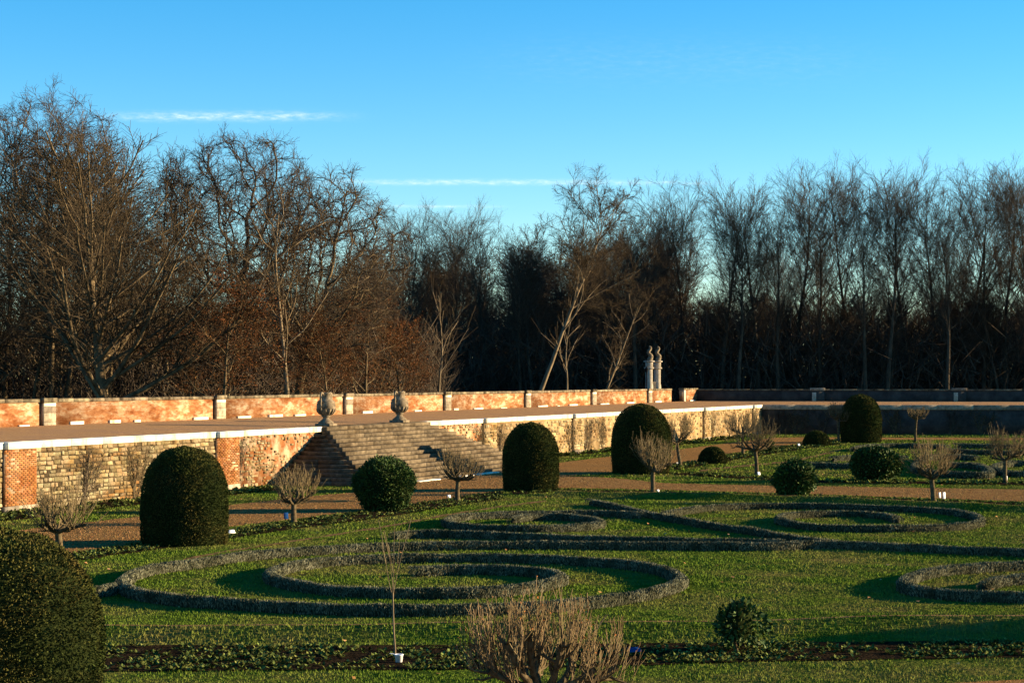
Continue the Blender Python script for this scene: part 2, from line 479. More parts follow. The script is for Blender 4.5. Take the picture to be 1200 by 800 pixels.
def bank(line, width, h, skew):
    P = smoothline([G(*p)[:2] for p in line], 0.5)
    T = np.gradient(P, axis=0); T /= np.linalg.norm(T, axis=1, keepdims=True)
    Nn = np.stack((T[:, 1], -T[:, 0]), 1)                       # to the right of travel
    P = P + Nn * (.10 * rough_noise(np.c_[P, np.zeros(len(P))], 1.1, 13) + .05 * rough_noise(np.c_[P, np.zeros(len(P))], 4.0, 14))[:, None]
    prof = [(-0.5, 0.0), (skew - 0.10, 0.9), (skew, 1.0), (skew + 0.08, 0.97), (0.2 + skew * .3, 0.45), (0.5, 0.0)]
    jit = 1 + 0.18 * rough_noise(np.c_[P, np.zeros(len(P))], 1.7, 3)
    V = []
    for o_, z_ in prof:
        q = P + Nn * o_ * width
        V.append(np.c_[q, z_ * h * jit - (0.02 if z_ == 0 else 0)])
    V = np.stack(V, 1)
    n, k = V.shape[:2]
    i = np.arange(n - 1)[:, None] * k + np.arange(k - 1)[None]
    Q = np.stack((i, i + 1, i + k + 1, i + k), -1).reshape(-1, 4)
    mi_ = np.tile(np.array([0, 1, 1, 0, 0]), n - 1)
    o = link('grass_bank', npmesh('grass_bank', V.reshape(-1, 3), [Q], [M['lawn'], M['edge']], True, mi_))
    tag(o, kind='structure')
    BANKS.append(V)


bank([(-40, 749), (112, 748.5), (300, 748), (600, 746.5), (900, 741), (1050, 738), (1200, 737), (1500, 732)], 1.15, 0.22, -0.36)
bank([(650, 581), (780, 583.5), (904, 586.5), (957, 588), (1200, 599), (1500, 609)], 1.5, 0.22, -0.2)
bank([(655, 559.5), (720, 562.3), (780, 567.8), (904, 570)][::1], 0.0001, 0.0001, 0.0) if False else None

# ------------------------------------------------------------------ sky-lit grass blades, gravel pebbles, bed plants, leaves (uncountable stuff)
ALLBEDS = list(BEDS.values())


def free_lawn(x, y):
    m = ~inpoly(x, y, walk) & ~inpoly(x, y, FRW)
    for b in ALLBEDS: m &= ~inpoly(x, y, b)
    wd = (SLOPE * y - 46.1) - x
    return m & (wd < -0.05)


def view_points(n, y0, y1, rng, margin=1.08):
    # uniform on the ground inside the view wedge
    y = np.sqrt(rng.uniform(y0 * y0, y1 * y1, n))
    x = rng.uniform(-1, 1, n) * 0.2673 * y * margin + rng.uniform(-0.6, 0.6, n)
    return x, y


def blades(x, y, z, hgt, wid, rng, lean=0.5):
    n = len(x)
    a = rng.uniform(0, 6.283, n)
    d = np.stack((np.cos(a), np.sin(a), np.zeros(n)), 1)
    b = rng.uniform(0, 6.283, n)
    l = np.stack((np.cos(b), np.sin(b), np.zeros(n)), 1) * (rng.uniform(0, lean, n) * hgt)[:, None]
    p = np.stack((x, y, z), 1)
    V = np.stack((p - d * wid[:, None] * .5, p + d * wid[:, None] * .5, p + l + np.array((0, 0, 1.0)) * hgt[:, None]), 1)
    return V.reshape(-1, 3), np.arange(3 * n).reshape(-1, 3)


rng = np.random.default_rng(11)
BV, BT, bn = [], [], 0
for (y0, y1, dens, hh, ww) in ((28, 42, 620, 0.045, 0.020), (42, 60, 340, 0.05, 0.028), (60, 90, 150, 0.055, 0.04), (90, 170, 30, 0.08, 0.08)):
    area = 0.2673 * 1.08 * (y1 * y1 - y0 * y0)
    x, y = view_points(int(area * dens), y0, y1, rng)
    m = free_lawn(x, y)
    x, y = x[m], y[m]
    # tufts: patchy density
    nn = rough_noise(np.c_[x, y, 0 * x], 2.2, 5) * .5 + rough_noise(np.c_[x, y, 0 * x], 7.0, 6) * .5
    keep = rng.uniform(0, 1, len(x)) < 0.6 + 0.5 * nn
    x, y, nn = x[keep], y[keep], nn[keep]
    hg = hh * (0.7 + 0.5 * np.clip(nn + .4, 0, 1)) * rng.uniform(.6, 1.3, len(x))
    V, T = blades(x, y, np.zeros(len(x)) - 0.004, hg, ww * rng.uniform(.7, 1.3, len(x)), rng, 0.9)
    BV.append(V); BT.append(T + bn); bn += len(V)
for Vb in BANKS:
    n, k = Vb.shape[:2]
    L = np.linalg.norm(np.diff(Vb[:, 2, :2], axis=0), axis=1).sum()
    cnt = int(L * 330)
    i = rng.integers(0, n - 1, cnt); j = rng.integers(3, k - 1, cnt); u = rng.uniform(0, 1, (cnt, 1)); v = rng.uniform(0, 1, (cnt, 1))
    p = (Vb[i, j] * (1 - u) + Vb[i + 1, j] * u) * (1 - v) + (Vb[i, j + 1] * (1 - u) + Vb[i + 1, j + 1] * u) * v
    V, T = blades(p[:, 0], p[:, 1], p[:, 2] - .005, rng.uniform(.04, .08, cnt), rng.uniform(.02, .035, cnt), rng, .9)
    BV.append(V); BT.append(T + bn); bn += len(V)
tag(link('grass', npmesh('grass', np.concatenate(BV), [np.concatenate(BT)], M['blade'])), 'short winter grass of the parterre lawns', kind='stuff')

# pebbles on the walks: catch the low sun
def pebbles(poly_list, z, n, y0, y1, size, name, extra=None):
    x, y = view_points(n, y0, y1, rng)
    m = np.zeros(len(x), bool)
    for p in poly_list: m |= inpoly(x, y, p)
    x, y = x[m], y[m]
    s = rng.uniform(.6, 1.5, len(x)) * size
    P = np.stack((x, y, np.full(len(x), z)), 1)
    a = rng.uniform(0, 6.28, len(x))
    V = []
    for k in range(4):
        t = a + k * math.pi / 2
        V.append(P + np.stack((np.cos(t) * s, np.sin(t) * s, np.zeros(len(x))), 1))
    V.append(P + np.stack((0 * s, 0 * s, s * .8), 1))
    V = np.stack(V, 1)
    i = np.arange(len(x))[:, None] * 5
    T = np.concatenate([np.concatenate((i + k, i + (k + 1) % 4, i + 4), 1) for k in range(4)])
    return V.reshape(-1, 3), T


V, T = pebbles([walk], 0.008, 130000, 45, 100, 0.028, 'pebbles')
tag(link('loose_gravel', npmesh('loose_gravel', V, [T], M['pebble'])), 'loose gravel grains on the walks', kind='stuff')


def rosettes(poly, dens, size, rng, z=0.014):
    P = np.asarray([p[:2] for p in poly])
    x0, y0 = P.min(0); x1, y1 = P.max(0)
    x0, x1 = max(x0, -32), min(x1, 40)
    n = int((x1 - x0) * (y1 - y0) * dens)
    x = rng.uniform(x0, x1, n); y = rng.uniform(y0, y1, n)
    m = inpoly(x, y, poly)
    x, y = x[m], y[m]
    nn = rough_noise(np.c_[x, y, 0 * x], 5.0, 9)
    kp = nn + rng.uniform(-.6, .6, len(x)) > -0.22
    x, y = x[kp], y[kp]
    Vs, Ts, nb = [], [], 0
    nl = 9
    n = len(x)
    a = rng.uniform(0, 6.28, (n, nl)); el = rng.uniform(.05, .95, (n, nl)); ln = size * rng.uniform(.5, 1.2, (n, nl))
    d = np.stack((np.cos(a) * np.cos(el), np.sin(a) * np.cos(el), np.sin(el)), -1)
    sd = np.stack((-np.sin(a), np.cos(a), 0 * a), -1)
    c = np.stack((x, y, np.full(n, z)), 1)[:, None, :]
    A = c + d * .1 * size; B = c + d * (ln * .6)[..., None] + sd * (ln * .28)[..., None]; C = c + d * ln[..., None]; D = c + d * (ln * .6)[..., None] - sd * (ln * .28)[..., None]
    V = np.stack((A, B, C, D), 2).reshape(-1, 3)
    return V, np.arange(len(V)).reshape(-1, 4)


for k, dens, size in (('front', 75, 0.085), ('diagonal', 45, 0.10), ('cross', 24, 0.12), ('wall', 24, 0.18), ('wallfar', 10, 0.28), ('parterre', 14, 0.2), ('parterrefront', 14, 0.18)):
    V, Q = rosettes(BEDS[k], dens, size, rng)
    tag(link('bedding_plants', npmesh('bedding_plants', V, [Q], M['bedleaf'])), 'low leafy bedding plants in dark soil', kind='stuff')

x, y = view_points(420, 28, 95, rng)
m = free_lawn(x, y); x, y = x[m], y[m]
n = len(x); a = rng.uniform(0, 6.28, n); s = rng.uniform(.03, .055, n)
P = np.stack((x, y, rng.uniform(.05, .075, n)), 1)
Vl = []
for k in range(4):
    t = a + k * math.pi / 2 + rng.uniform(-.3, .3, n)
    Vl.append(P + np.stack((np.cos(t) * s, np.sin(t) * s, rng.uniform(-.02, .03, n)), 1))
V = np.stack(Vl, 1).reshape(-1, 3)
tag(link('fallen_leaves', npmesh('fallen_leaves', V, [np.arange(len(V)).reshape(-1, 4)], M['leafdry'])), 'dry orange leaves scattered on the lawn', kind='stuff')

# ------------------------------------------------------------------ terrace retaining wall (long side)
rng = np.random.default_rng(21)
wall = empty('retaining_wall', (W0[0], W0[1], 0), WROT)
tag(wall, 'long sunlit terrace wall of stone and brick under a white coping', 'wall')
S_END = sW(165.0)
S_BEG = -10.0
PIL = [8.86 + 14.48 * k for k in range(-1, 8)]
ST0, ST1 = 32.9, 44.6                                      # opening at the head of the stairs
PW, PD = 1.85, 0.13                                        # pilaster width, projection


def solid(name, mats, parent, *boxes, b=0.0, smooth=False):
    mb = MB()
    for bx in boxes: mb.box(*bx, b=b)
    return link(name, mb.mesh(name, mats, smooth), parent)


# core, one length per bay so each bay has its own render
def bay_mat(s):
    if s < 20: return 'mortar'
    if s < 52: return 'redrender'
    return 'ochre'


edges_ = [S_BEG] + PIL + [S_END]
for a_, b_ in zip(edges_[:-1], edges_[1:]):
    if b_ - a_ < 0.01: continue
    solid('wall_face', M[bay_mat(a_)], wall, (a_, b_, 0.0, 0.55, -0.2, 2.26))
PIL_ST = []
for p in PIL:
    if ST0 - 3 < p < ST1: continue
    pm = solid('pilaster', M['redrender'] if p < 30 else M['ochre'], wall, (p, p + PW, -PD, -0.002, 0.22, 2.26))
    solid('pilaster_base', M['pierstone'], wall, (p - .03, p + PW + .03, -PD - .04, -0.003, -0.1, 0.218))
    if p > 30:
        PIL_ST.append(p)
        continue
    # bricks, joined
    mb = MB()
    z = 0.24
    r = 0
    while z < 2.20:
        s = p + (0.0 if r % 2 else -0.11)
        while s < p + PW:
            a_, b_ = max(s, p) + .006, min(s + 0.22, p + PW) - .006
            if b_ - a_ > .04 and rng.uniform() > .10:
                d = rng.uniform(.003, .015)
                mb.box(a_, b_, -PD - d, -PD + .02, z, z + .062)
            s += 0.23
        # bricks of the side that looks along the wall
        z += 0.074; r += 1
    o = link('brickwork', mb.mesh('brickwork', M['brick']), pm); tag(o, kind='stuff')

# coping slabs
for a_, b_ in zip(edges_[:-1], edges_[1:]):
    n = max(1, round((b_ - a_) / 2.4))
    pts = np.linspace(a_, b_, n + 1)
    if a_ in PIL: pts = np.concatenate(([a_, a_ + PW + .1], np.linspace(a_ + PW + .1, b_, n + 1)[1:]))
    for i, (u, v) in enumerate(zip(pts[:-1], pts[1:])):
        if u >= ST0 and v <= ST1 + .3: continue
        if u < ST0 < v: v = ST0
        if u < ST1 < v: u = ST1
        if ST0 <= u and v <= ST1: continue
        pro = -0.10 - (PD + .05 if (i == 0 and a_ in PIL and not (ST0 - 3 < a_ < ST1)) else 0)
        solid('coping_slab', M['limestone'], wall, (u + .004, v - .004, pro, 0.50, 2.262, TOPZ + .012), b=0.012)

# individually laid rubble of the first bay (between the first two brick pilasters): the 300 largest are parts
STONES = []
for k in range(10):
    r_ = np.random.default_rng(100 + k)
    base = np.array([(-.5, 0, -.5), (.5, 0, -.5), (.5, 0, .5), (-.5, 0, .5)], float)
    base[:, 0] += r_.uniform(-.06, .06, 4); base[:, 2] += r_.uniform(-.07, .07, 4)
    mid = base * np.array((.98, 1, .98)) + np.array((0, -.65, 0))
    front = base * np.array((.80, 1, .76)) + np.array((0, -1, 0)) + np.c_[0 * base[:, 0], r_.uniform(-.15, .15, 4), 0 * base[:, 0]]
    V = np.vstack((base, mid, front))
    Q = [(0 + i, (i + 1) % 4, 4 + (i + 1) % 4, 4 + i) for i in range(4)] + [(4 + i, 4 + (i + 1) % 4, 8 + (i + 1) % 4, 8 + i) for i in range(4)] + [(8, 9, 10, 11)]
    STONES.append((V, np.array(Q)))
STONE_ME = [npmesh('stone', V, [Q], M['stone']) for V, Q in STONES]


def rubble(s0, s1, z0, z1, wr, hr, fill):
    out = []
    z = z0
    while z < z1 - .05:
        h_ = rng.uniform(*hr)
        s = s0 + rng.uniform(-.1, .1)
        while s < s1:
            w_ = rng.uniform(*wr)
            a_, b_ = max(s, s0), min(s + w_, s1)
            if b_ - a_ > .08 and rng.uniform() < fill:
                out.append(((a_ + b_) / 2, z + h_ / 2 + rng.uniform(-.018, .018), (b_ - a_) - .022, h_ * rng.uniform(.76, 1.0) - .016, rng.uniform(.03, .075)))
            s += w_
        z += h_
    return out


def joined_stones(lst, name, mat, parent, y=0.004):
    V, Q, n = [], [], 0
    for c, z, w_, h_, d in lst:
        k = rng.integers(0, len(STONES))
        v = STONES[k][0] * np.array((w_, d, h_)) + np.array((c, y, z))
        V.append(v); Q.append(STONES[k][1] + n); n += len(v)
    o = link(name, npmesh(name, np.concatenate(V), [np.concatenate(Q)], mat), parent)
    tag(o, kind='stuff')
    return o


st = rubble(PIL[1] + PW, PIL[2], 0.02, 2.25, (.16, .46), (.11, .19), 0.95)
st.sort(key=lambda t: -t[2] * t[3])
for c, z, w_, h_, d in st[:300]:
    o = link('stone', STONE_ME[rng.integers(0, 10)], wall, (c, 0.004, z), None, (w_, d, h_))
joined_stones(st[300:] + rubble(S_BEG, PIL[1], 0.02, 2.25, (.2, .5), (.13, .21), .97), 'small_stones', M['stonestuff'], wall)
joined_stones(rubble(PIL[2] + PW, PIL[2] + 4.4, 0.02, 2.22, (.12, .34), (.10, .17), 0.56), 'small_stones', M['stonestuff'], wall)
joined_stones(rubble(PIL[2] + 4.4, ST0, 0.02, 1.2, (.12, .3), (.10, .16), 0.48) + rubble(PIL[2] + 4.4, ST0, 1.2, 2.22, (.12, .3), (.10, .16), 0.22), 'small_stones', M['stonestuff'], wall)
joined_stones(rubble(ST1, PIL[4], 0.02, 2.22, (.12, .32), (.10, .17), 0.5), 'small_stones', M['stonestuff'], wall)
joined_stones(rubble(PIL[4] + PW, PIL[5], 0.02, 2.22, (.15, .45), (.12, .2), 0.5), 'small_stones', M['stonestuff'], wall)
joined_stones(rubble(PIL[5] + PW, S_END - .1, 0.02, 2.22, (.2, .6), (.14, .25), 0.35), 'small_stones', M['stonestuff'], wall)

for p in PIL_ST:
    joined_stones(rubble(p + .03, p + PW - .03, .24, 2.22, (.2, .5), (.14, .2), .8), 'small_stones', M['stonestuff'], wall, -PD + .004)

# ------------------------------------------------------------------ far retaining wall
fw = empty('retaining_wall', (CORNER[0], CORNER[1], 0), FAR_AZ)
tag(fw, 'shaded far terrace wall closing the garden on the right', 'wall')
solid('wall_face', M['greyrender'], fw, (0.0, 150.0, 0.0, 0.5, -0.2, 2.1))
for i in range(50):
    solid('coping_slab', M['pierstone'], fw, (-.10 + i * 3.0 + .004, -.10 + i * 3.0 + 2.996, -0.10, 0.5, 2.102, TOPZ + .012), b=.012)  # coping's shade put into a darker stone colour than the long wall's

# ------------------------------------------------------------------ parapets
par = empty('parapet_wall', (P0[0], P0[1], PARZ), WROT)
tag(par, 'low red rendered parapet wall with stone piers along the terrace back', 'wall')
hp = PART - PARZ
PY = [86.9 - 13.45, 86.9, 100.8, 114.5, 127.9, 141.3, 154.6, 168.0]
PS = [sW(v) for v in PY]
PE = sW(174.6); PG = sW(178.0); PC = sW(182.2)
segs = [(-11, PS[0])] + list(zip(PS[:-1], PS[1:])) + [(PS[-1], PE), (PG, PC)]
for (a_, b_) in segs:
    solid('wall_panel', M['parapet'], par, (a_, b_, 0.0, 0.40, -0.3, hp - .16))
    n = max(1, round((b_ - a_) / 1.3))
    pp = np.linspace(a_, b_, n + 1)
    for u, v in zip(pp[:-1], pp[1:]):
        solid('cap_stone', M['capstone'], par, (u + .004, v - .004, -0.07, 0.47, hp - .158, hp + rng.uniform(-.015, .015)), b=.02)
    # bright foot stones showing at the base
    s = a_ + rng.uniform(1.5, 3)
    while s < b_ - 1.4:
        l_ = rng.uniform(.5, 2.2)
        l_ = min(l_, b_ - s - .1)
        solid('foot_stone', M['limestone'], par, (s, s + l_, -rng.uniform(.06, .14), 0.002, -.2, rng.uniform(.05, .15)), b=.01)
        s += l_ + rng.uniform(1.0, 6.5)
for p in PS:
    pier = solid('pier', M['pierstone'], par, (p, p + 0.95, -0.17, -0.003, -.2, hp - .19))
    z = 0.0
    for h_, mm in ((.15, 'pierstone'), (.42, 'pierstone'), (.30, 'pierstone'), (.26, 'limestone')):
        solid('pier_block', M[mm], pier, (p + .02, p + .93, -0.19, -0.172, z + .008, z + h_ - .008), b=.006)
        z += h_
    solid('pier_cap', M['capstone'], pier, (p - .04, p + .99, -0.24, -0.071, hp - .188, hp + .04), b=.015)
solid('pier', M['limestone'], par, (PG - .02, PG + .35, -0.1, -.003, -.2, hp - .17))

fp = empty('parapet_wall', (PCORNER[0], PCORNER[1], 2.6), FPAZ)
tag(fp, 'dark shaded parapet wall along the back of the far terrace', 'wall')
hf = 3.77 - 2.6
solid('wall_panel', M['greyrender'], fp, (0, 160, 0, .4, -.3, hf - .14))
for i in range(64):
    solid('cap_stone', M['capstone'], fp, (i * 2.5 + .004, i * 2.5 + 2.496, -.07, .47, hf - .138, hf + rng.uniform(-.01, .01)), b=.02)
for px in (958, 1124, 1290):
    k = (px - 600) / F
    # along-distance where the sight line k crosses the parapet
    t = (k * PCORNER[1] - PCORNER[0]) / (FPD[0] - k * FPD[1])
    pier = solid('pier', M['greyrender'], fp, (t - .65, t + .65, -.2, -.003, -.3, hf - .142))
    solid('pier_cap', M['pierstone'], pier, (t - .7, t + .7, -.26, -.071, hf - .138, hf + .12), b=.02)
    solid('pier_block', M['gatestone'], pier, (t - .5, t - .12, -.22, -.202, .05, hf - .3), b=.005)

# ------------------------------------------------------------------ stairs: three-sided flight, every block its own
stair = empty('staircase', (W0[0], W0[1], 0), WROT)
tag(stair, 'broad weathered stone staircase spreading on three sides below the two urns', 'stairs')
NS, TR = 14, 0.343
RH = TOPZ / NS
core = MB()
for k in range(NS):
    # k = 0 top step at the wall head, k = NS-1 lowest
    z1 = TOPZ - k * RH
    e = k * TR
    x0, x1, d = ST0 - e, ST1 + e, e + TR
    core.box(x0 + .30, x1 - .30, -d + .28, -.004, -.1, z1 - .03) if d > .34 else None
    # front row
    yo, yi = -d, -d + TR + .08
    n = max(3, round((x1 - x0) / 3.4))
    cuts = np.linspace(x0, x1, n + 1)
    cuts[1:-1] += rng.uniform(-.35, .35, n - 1)
    for u, v in zip(cuts[:-1], cuts[1:]):
        dz = rng.uniform(-.006, .006); dy = rng.uniform(-.005, .005)
        solid('step_block', M['step'], stair, (u + .0015, v - .0015, yo + dy, yi - .002, z1 - RH + .003, z1 + dz), b=.009)
    # side rows
    ln = d - TR - .08 - .004
    if ln > .3:
        for side in (0, 1):
            xa, xb = (x0, x0 + TR + .08) if side == 0 else (x1 - TR - .08, x1)
            n = max(1, round(ln / 1.6))
            cc = np.linspace(yi + .002, -.006, n + 1)
            for u, v in zip(cc[:-1], cc[1:]):
                solid('step_block', M['step'], stair, (xa + rng.uniform(-.006, .006), xb, u + .004, v - .004, z1 - RH + .003, z1 + rng.uniform(-.006, .006)), b=.014)
link('stair_core', core.mesh('stair_core', M['mortar']), stair)
# landing and kerb
solid('top_landing', M['step'], stair, (ST0 - .02, ST1 + .02, -.003, .6, 2.2, TOPZ + .016), b=.012)
e = NS * TR
n = 9
cc = np.linspace(ST0 - e - .1, ST1 + e + .1, n + 1)
for u, v in zip(cc[:-1], cc[1:]):
    solid('kerb_slab', M['limestone'] if rng.uniform() < .45 else M['step'], stair, (u + .005, v - .005, -e - .42, -e + .02, -.1, .06 + rng.uniform(-.008, .008)), b=.012)

# ------------------------------------------------------------------ urns
def make_urn(Y, label):
    p = wall_pt(Y)
    root = empty('stone_urn', (p[0] - UY * .30, p[1] + UX * .30, TOPZ + .016), WROT)
    tag(root, label, 'urn', 'stone urns at the head of the stairs')
    mb = MB(); mb.box(-.40, .40, -.40, .40, 0.0, .12, b=.015)
    link('plinth', mb.mesh('plinth', M['urn']), root)
    mb = MB()
    mb.lathe([(0.0, .122), (.36, .122), (.37, .17), (.30, .22), (.20, .30), (.15, .38), (.17, .43), (.24, .47), (.20, .50), (.30, .58), (.41, .72),
              (.46, .88), (.46, 1.02), (.42, 1.12), (.44, 1.15), (.40, 1.19), (.30, 1.26), (.255, 1.34), (.25, 1.46), (.285, 1.53), (.30, 1.57), (.27, 1.60), (.2, 1.58), (.0, 1.55)], 24)
    link('bowl', mb.mesh('bowl', M['urn'], True), root)
    for s in (-1, 1):
        mb = MB()
        t = np.linspace(0, 1, 13)
        path = np.array([(s * .27, 0, 1.50), (s * .36, 0, 1.57), (s * .50, 0, 1.56), (s * .57, 0, 1.42), (s * .55, 0, 1.25), (s * .53, 0, 1.08), (s * .56, 0, .92), (s * .52, 0, .80), (s * .42, 0, .78)])
        q = smoothline(path, .05)
        mb.tube(q, np.full(len(q), .055), 7)
        link('handle', mb.mesh('handle', M['urn'], True), root)
    mb = MB()                                                # garland and gadroons of the bowl
    for k in range(14):
        a = k * 2 * math.pi / 14
        q = np.array([(math.cos(a) * r, math.sin(a) * r, z) for r, z in ((.21, .52), (.33, .60), (.425, .72), (.465, .84))])
        mb.tube(q, [.02, .045, .05, .02], 5)
    link('gadroon', mb.mesh('gadroon', M['urn'], True), root)
    return root


make_urn(91.5, 'stone urn with scroll handles at the near left corner of the stair head')
make_urn(99.0, 'stone urn with scroll handles at the far right end of the stair head')

# ------------------------------------------------------------------ gate piers, gate and post behind the parapet
def gate_pier(px, Y, label, w):
    X = (px - 600) / F * Y
    root = empty('gate_pier', (X, Y, 2.3), math.radians(12))
    tag(root, label, 'gate pier', 'pale stone gate piers at the wood edge')
    mb = MB(); mb.box(-w / 2, w / 2, -.28, .5, 0, 3.35, b=.02)
    link('shaft', mb.mesh('shaft', M['gatestone']), root)
    mb = MB(); mb.box(-w / 2 - .10, w / 2 + .10, -.38, .6, 3.352, 3.50, b=.02); mb.box(-w / 2 - .02, w / 2 + .02, -.30, .52, 3.502, 3.95, b=.02); mb.box(-w / 2 - .14, w / 2 + .14, -.42, .64, 3.952, 4.10, b=.03)
    link('cap', mb.mesh('cap', M['gatestone']), root)
    mb = MB()
    q = smoothline(np.array([(0, 0, 4.08), (.10, 0, 4.3), (.16, 0, 4.5), (-.02, 0, 4.72), (-.10, 0, 4.88), (.06, 0, 5.08), (.10, 0, 5.24), (-.02, 0, 5.42)]), .06)
    mb.tube(q, np.interp(np.linspace(0, 1, len(q)), (0, .12, .3, .5, .62, .78, .9, 1), (.26, .24, .20, .15, .17, .13, .14, .02)), 9)
    link('finial', mb.mesh('finial', M['urn'], True), root)
    for s in (-1, 1):
        mb = MB()
        q = smoothline(np.array([(s * (w / 2 + .03), 0, 1.9), (s * (w / 2 + .06), 0, 1.4), (s * (w / 2 + .12), 0, 1.0), (s * (w / 2 + .28), 0, .6), (s * (w / 2 + .30), 0, .1)]), .15)
        mb.tube(q, np.linspace(.07, .17, len(q)), 7)
        link('side_scroll', mb.mesh('side_scroll', M['gatestone'], True), root)


gate_pier(761, 173.5, 'pale gate pier with urn finial, nearer the leaning birch', .46)
gate_pier(770.6, 175.5, 'pale gate pier with urn finial, nearer the dark wood', .42)
g0 = empty('garden_gate', ((765.7 - 600) / F * 174.5, 174.5, 2.3), math.radians(12))
tag(g0, 'narrow grey metal gate hung between the two pale piers', 'gate')
for i in range(6):
    mb = MB(); mb.box(-.22 + i * .08, -.18 + i * .08, -.02, .02, .05, 2.2)
    link('gate_bar', mb.mesh('gate_bar', M['pierstone']), g0)
for z in (.2, 1.2, 2.1):
    mb = MB(); mb.box(-.26, .26, .021, .05, z, z + .06); link('gate_rail', mb.mesh('gate_rail', M['pierstone']), g0)
lp = empty('lamp_post', ((757.8 - 600) / F * 171.5, 171.5, 2.3))
tag(lp, 'slim dark post standing in front of the pale gate piers', 'post')
mb = MB(); mb.lathe([(.09, 0), (.09, .4), (.06, .5), (.05, 2.9), (.07, 2.95), (.05, 3.0), (.0, 3.0)], 10); link('pole', mb.mesh('pole', M['iron']), lp)
mb = MB(); mb.lathe([(.06, 3.002), (.13, 3.1), (.15, 3.35), (.17, 3.37), (.05, 3.5), (.0, 3.55)], 8); link('lantern', mb.mesh('lantern', M['iron']), lp)

# ------------------------------------------------------------------ tree growth
one = lambda t: np.ones_like(t)


def nrm(v): return v / (np.linalg.norm(v, axis=-1, keepdims=True) + 1e-9)


def polyline(start, d, length, K, wig, up, rng):
    """N branches grown together: (N,3),(N,3),(N,) -> (N,K,3)"""
    N = len(start)
    P = np.zeros((N, K, 3)); P[:, 0] = start
    st_ = (length / (K - 1))[:, None]
    d = nrm(d)
    upv = np.array((0, 0, 1.0))
    for k in range(1, K):
        d = nrm(d + rng.normal(size=(N, 3)) * wig + upv * up)
        P[:, k] = P[:, k - 1] + d * st_
    return P


def children(P, R, Lp, cnt, t0, t1, ang, asd, lr, shape, K, wig, up, rr, rng, rmin, upmix=0.0, tip=0.35, lmin=0.1):
    N, Kp, _ = P.shape
    m = cnt
    t = (np.arange(m)[None] + rng.uniform(0, 1, (N, m))) / m * (t1 - t0) + t0
    f = t * (Kp - 1); i = np.minimum(f.astype(int), Kp - 2); u = (f - i)[..., None]
    idx = np.arange(N)[:, None]
    A, B = P[idx, i], P[idx, i + 1]
    S = A * (1 - u) + B * u
    D = nrm(B - A)
    rad = R[idx, i] * (1 - u[..., 0]) + R[idx, i + 1] * u[..., 0]
    ref = np.where(np.abs(D[..., 2:3]) > .95, np.array((1.0, 0, 0)), np.array((0, 0, 1.0)))
    U = nrm(np.cross(D, ref)); W = np.cross(D, U)
    az = (np.arange(m)[None] * 2.39996 + rng.uniform(0, 6.28, (N, 1)) + rng.normal(0, .5, (N, m)))[..., None]
    an = np.clip(ang + rng.normal(0, asd, (N, m)), .08, 1.7)[..., None]
    nd = D * np.cos(an) + (U * np.cos(az) + W * np.sin(az)) * np.sin(an)
    nd[..., 2] += upmix
    L = Lp[:, None] * lr * shape(t) * rng.uniform(.75, 1.2, (N, m))
    L = np.maximum(L, lmin)
    r0 = np.maximum(np.minimum(rad * rr, rad * .95), rmin)
    C = polyline(S.reshape(-1, 3), nd.reshape(-1, 3), L.ravel(), K, wig, up, rng)
    taper = np.linspace(1, tip, K)[None]
    return C, np.maximum(r0.ravel()[:, None] * taper, rmin), L.ravel()


def build_tree(seed, h, r, levels, lean=(0, 0), K0=14, wig0=.05, up0=.03, split=2, sides=(7, 5, 3, 3, 3), mats=('bark', 'twig'), tip0=.12, curve=None, leafy=None, multi=None, name='tree'):
    rng = np.random.default_rng(seed)
    if multi:
        n = multi
        a = rng.uniform(0, 6.28, n)
        st0 = np.stack((np.cos(a) * r * 1.2, np.sin(a) * r * 1.2, 0 * a), 1)
        d0 = np.stack((np.cos(a) * .25, np.sin(a) * .25, np.ones(n)), 1)
        L0 = h * rng.uniform(.75, 1, n)
    else:
        st0 = np.zeros((1, 3)); d0 = np.array([(lean[0], lean[1], 1.0)]); L0 = np.array([h])
    P = polyline(st0, d0, L0, K0, wig0, up0, rng)
    if not multi: P[:, 0, 2] -= .15
    R = r * (1 - (1 - tip0) * np.linspace(0, 1, K0)[None] ** .9) * np.ones((len(P), 1))
    R[:, 0] *= 1.35
    allL = [(P, R)]
    L = L0
    for lv in levels:
        P, R, L = children(P, R, L, rng=rng, **lv)
        allL.append((P, R))
    res = []
    for part, rngs in (('trunk', allL[:split]), ('crown', allL[split:])):
        V, Q, n = [], [], 0
        for i, (p, rr_) in enumerate(rngs):
            lv = i if part == 'trunk' else i + split
            v, q = tubes(p, rr_, sides[min(lv, len(sides) - 1)])
            V.append(v); Q.append(q + n); n += len(v)
        res.append((np.concatenate(V), np.concatenate(Q)))
    tr = npmesh(name + '_trunk', res[0][0], [res[0][1]], M[mats[0]], True)
    cv, cq = res[1]
    fs = [cq]; mi = np.zeros(len(cq), int); ms = [M[mats[1]]]
    if leafy:
        lp_, ls, lm = leafy
        tips = allL[-1][0].reshape(-1, 3)
        pick = tips[rng.integers(0, len(tips), lp_)] + rng.normal(0, .12, (lp_, 3))
        lv, lq = leaves(pick, None, ls, rng)
        fs.append(lq + len(cv)); cv = np.concatenate((cv, lv)); mi = np.concatenate((mi, np.ones(len(lq), int))); ms.append(M[lm])
    cr = npmesh(name + '_crown', cv, fs, ms, False, mi)
    return tr, cr


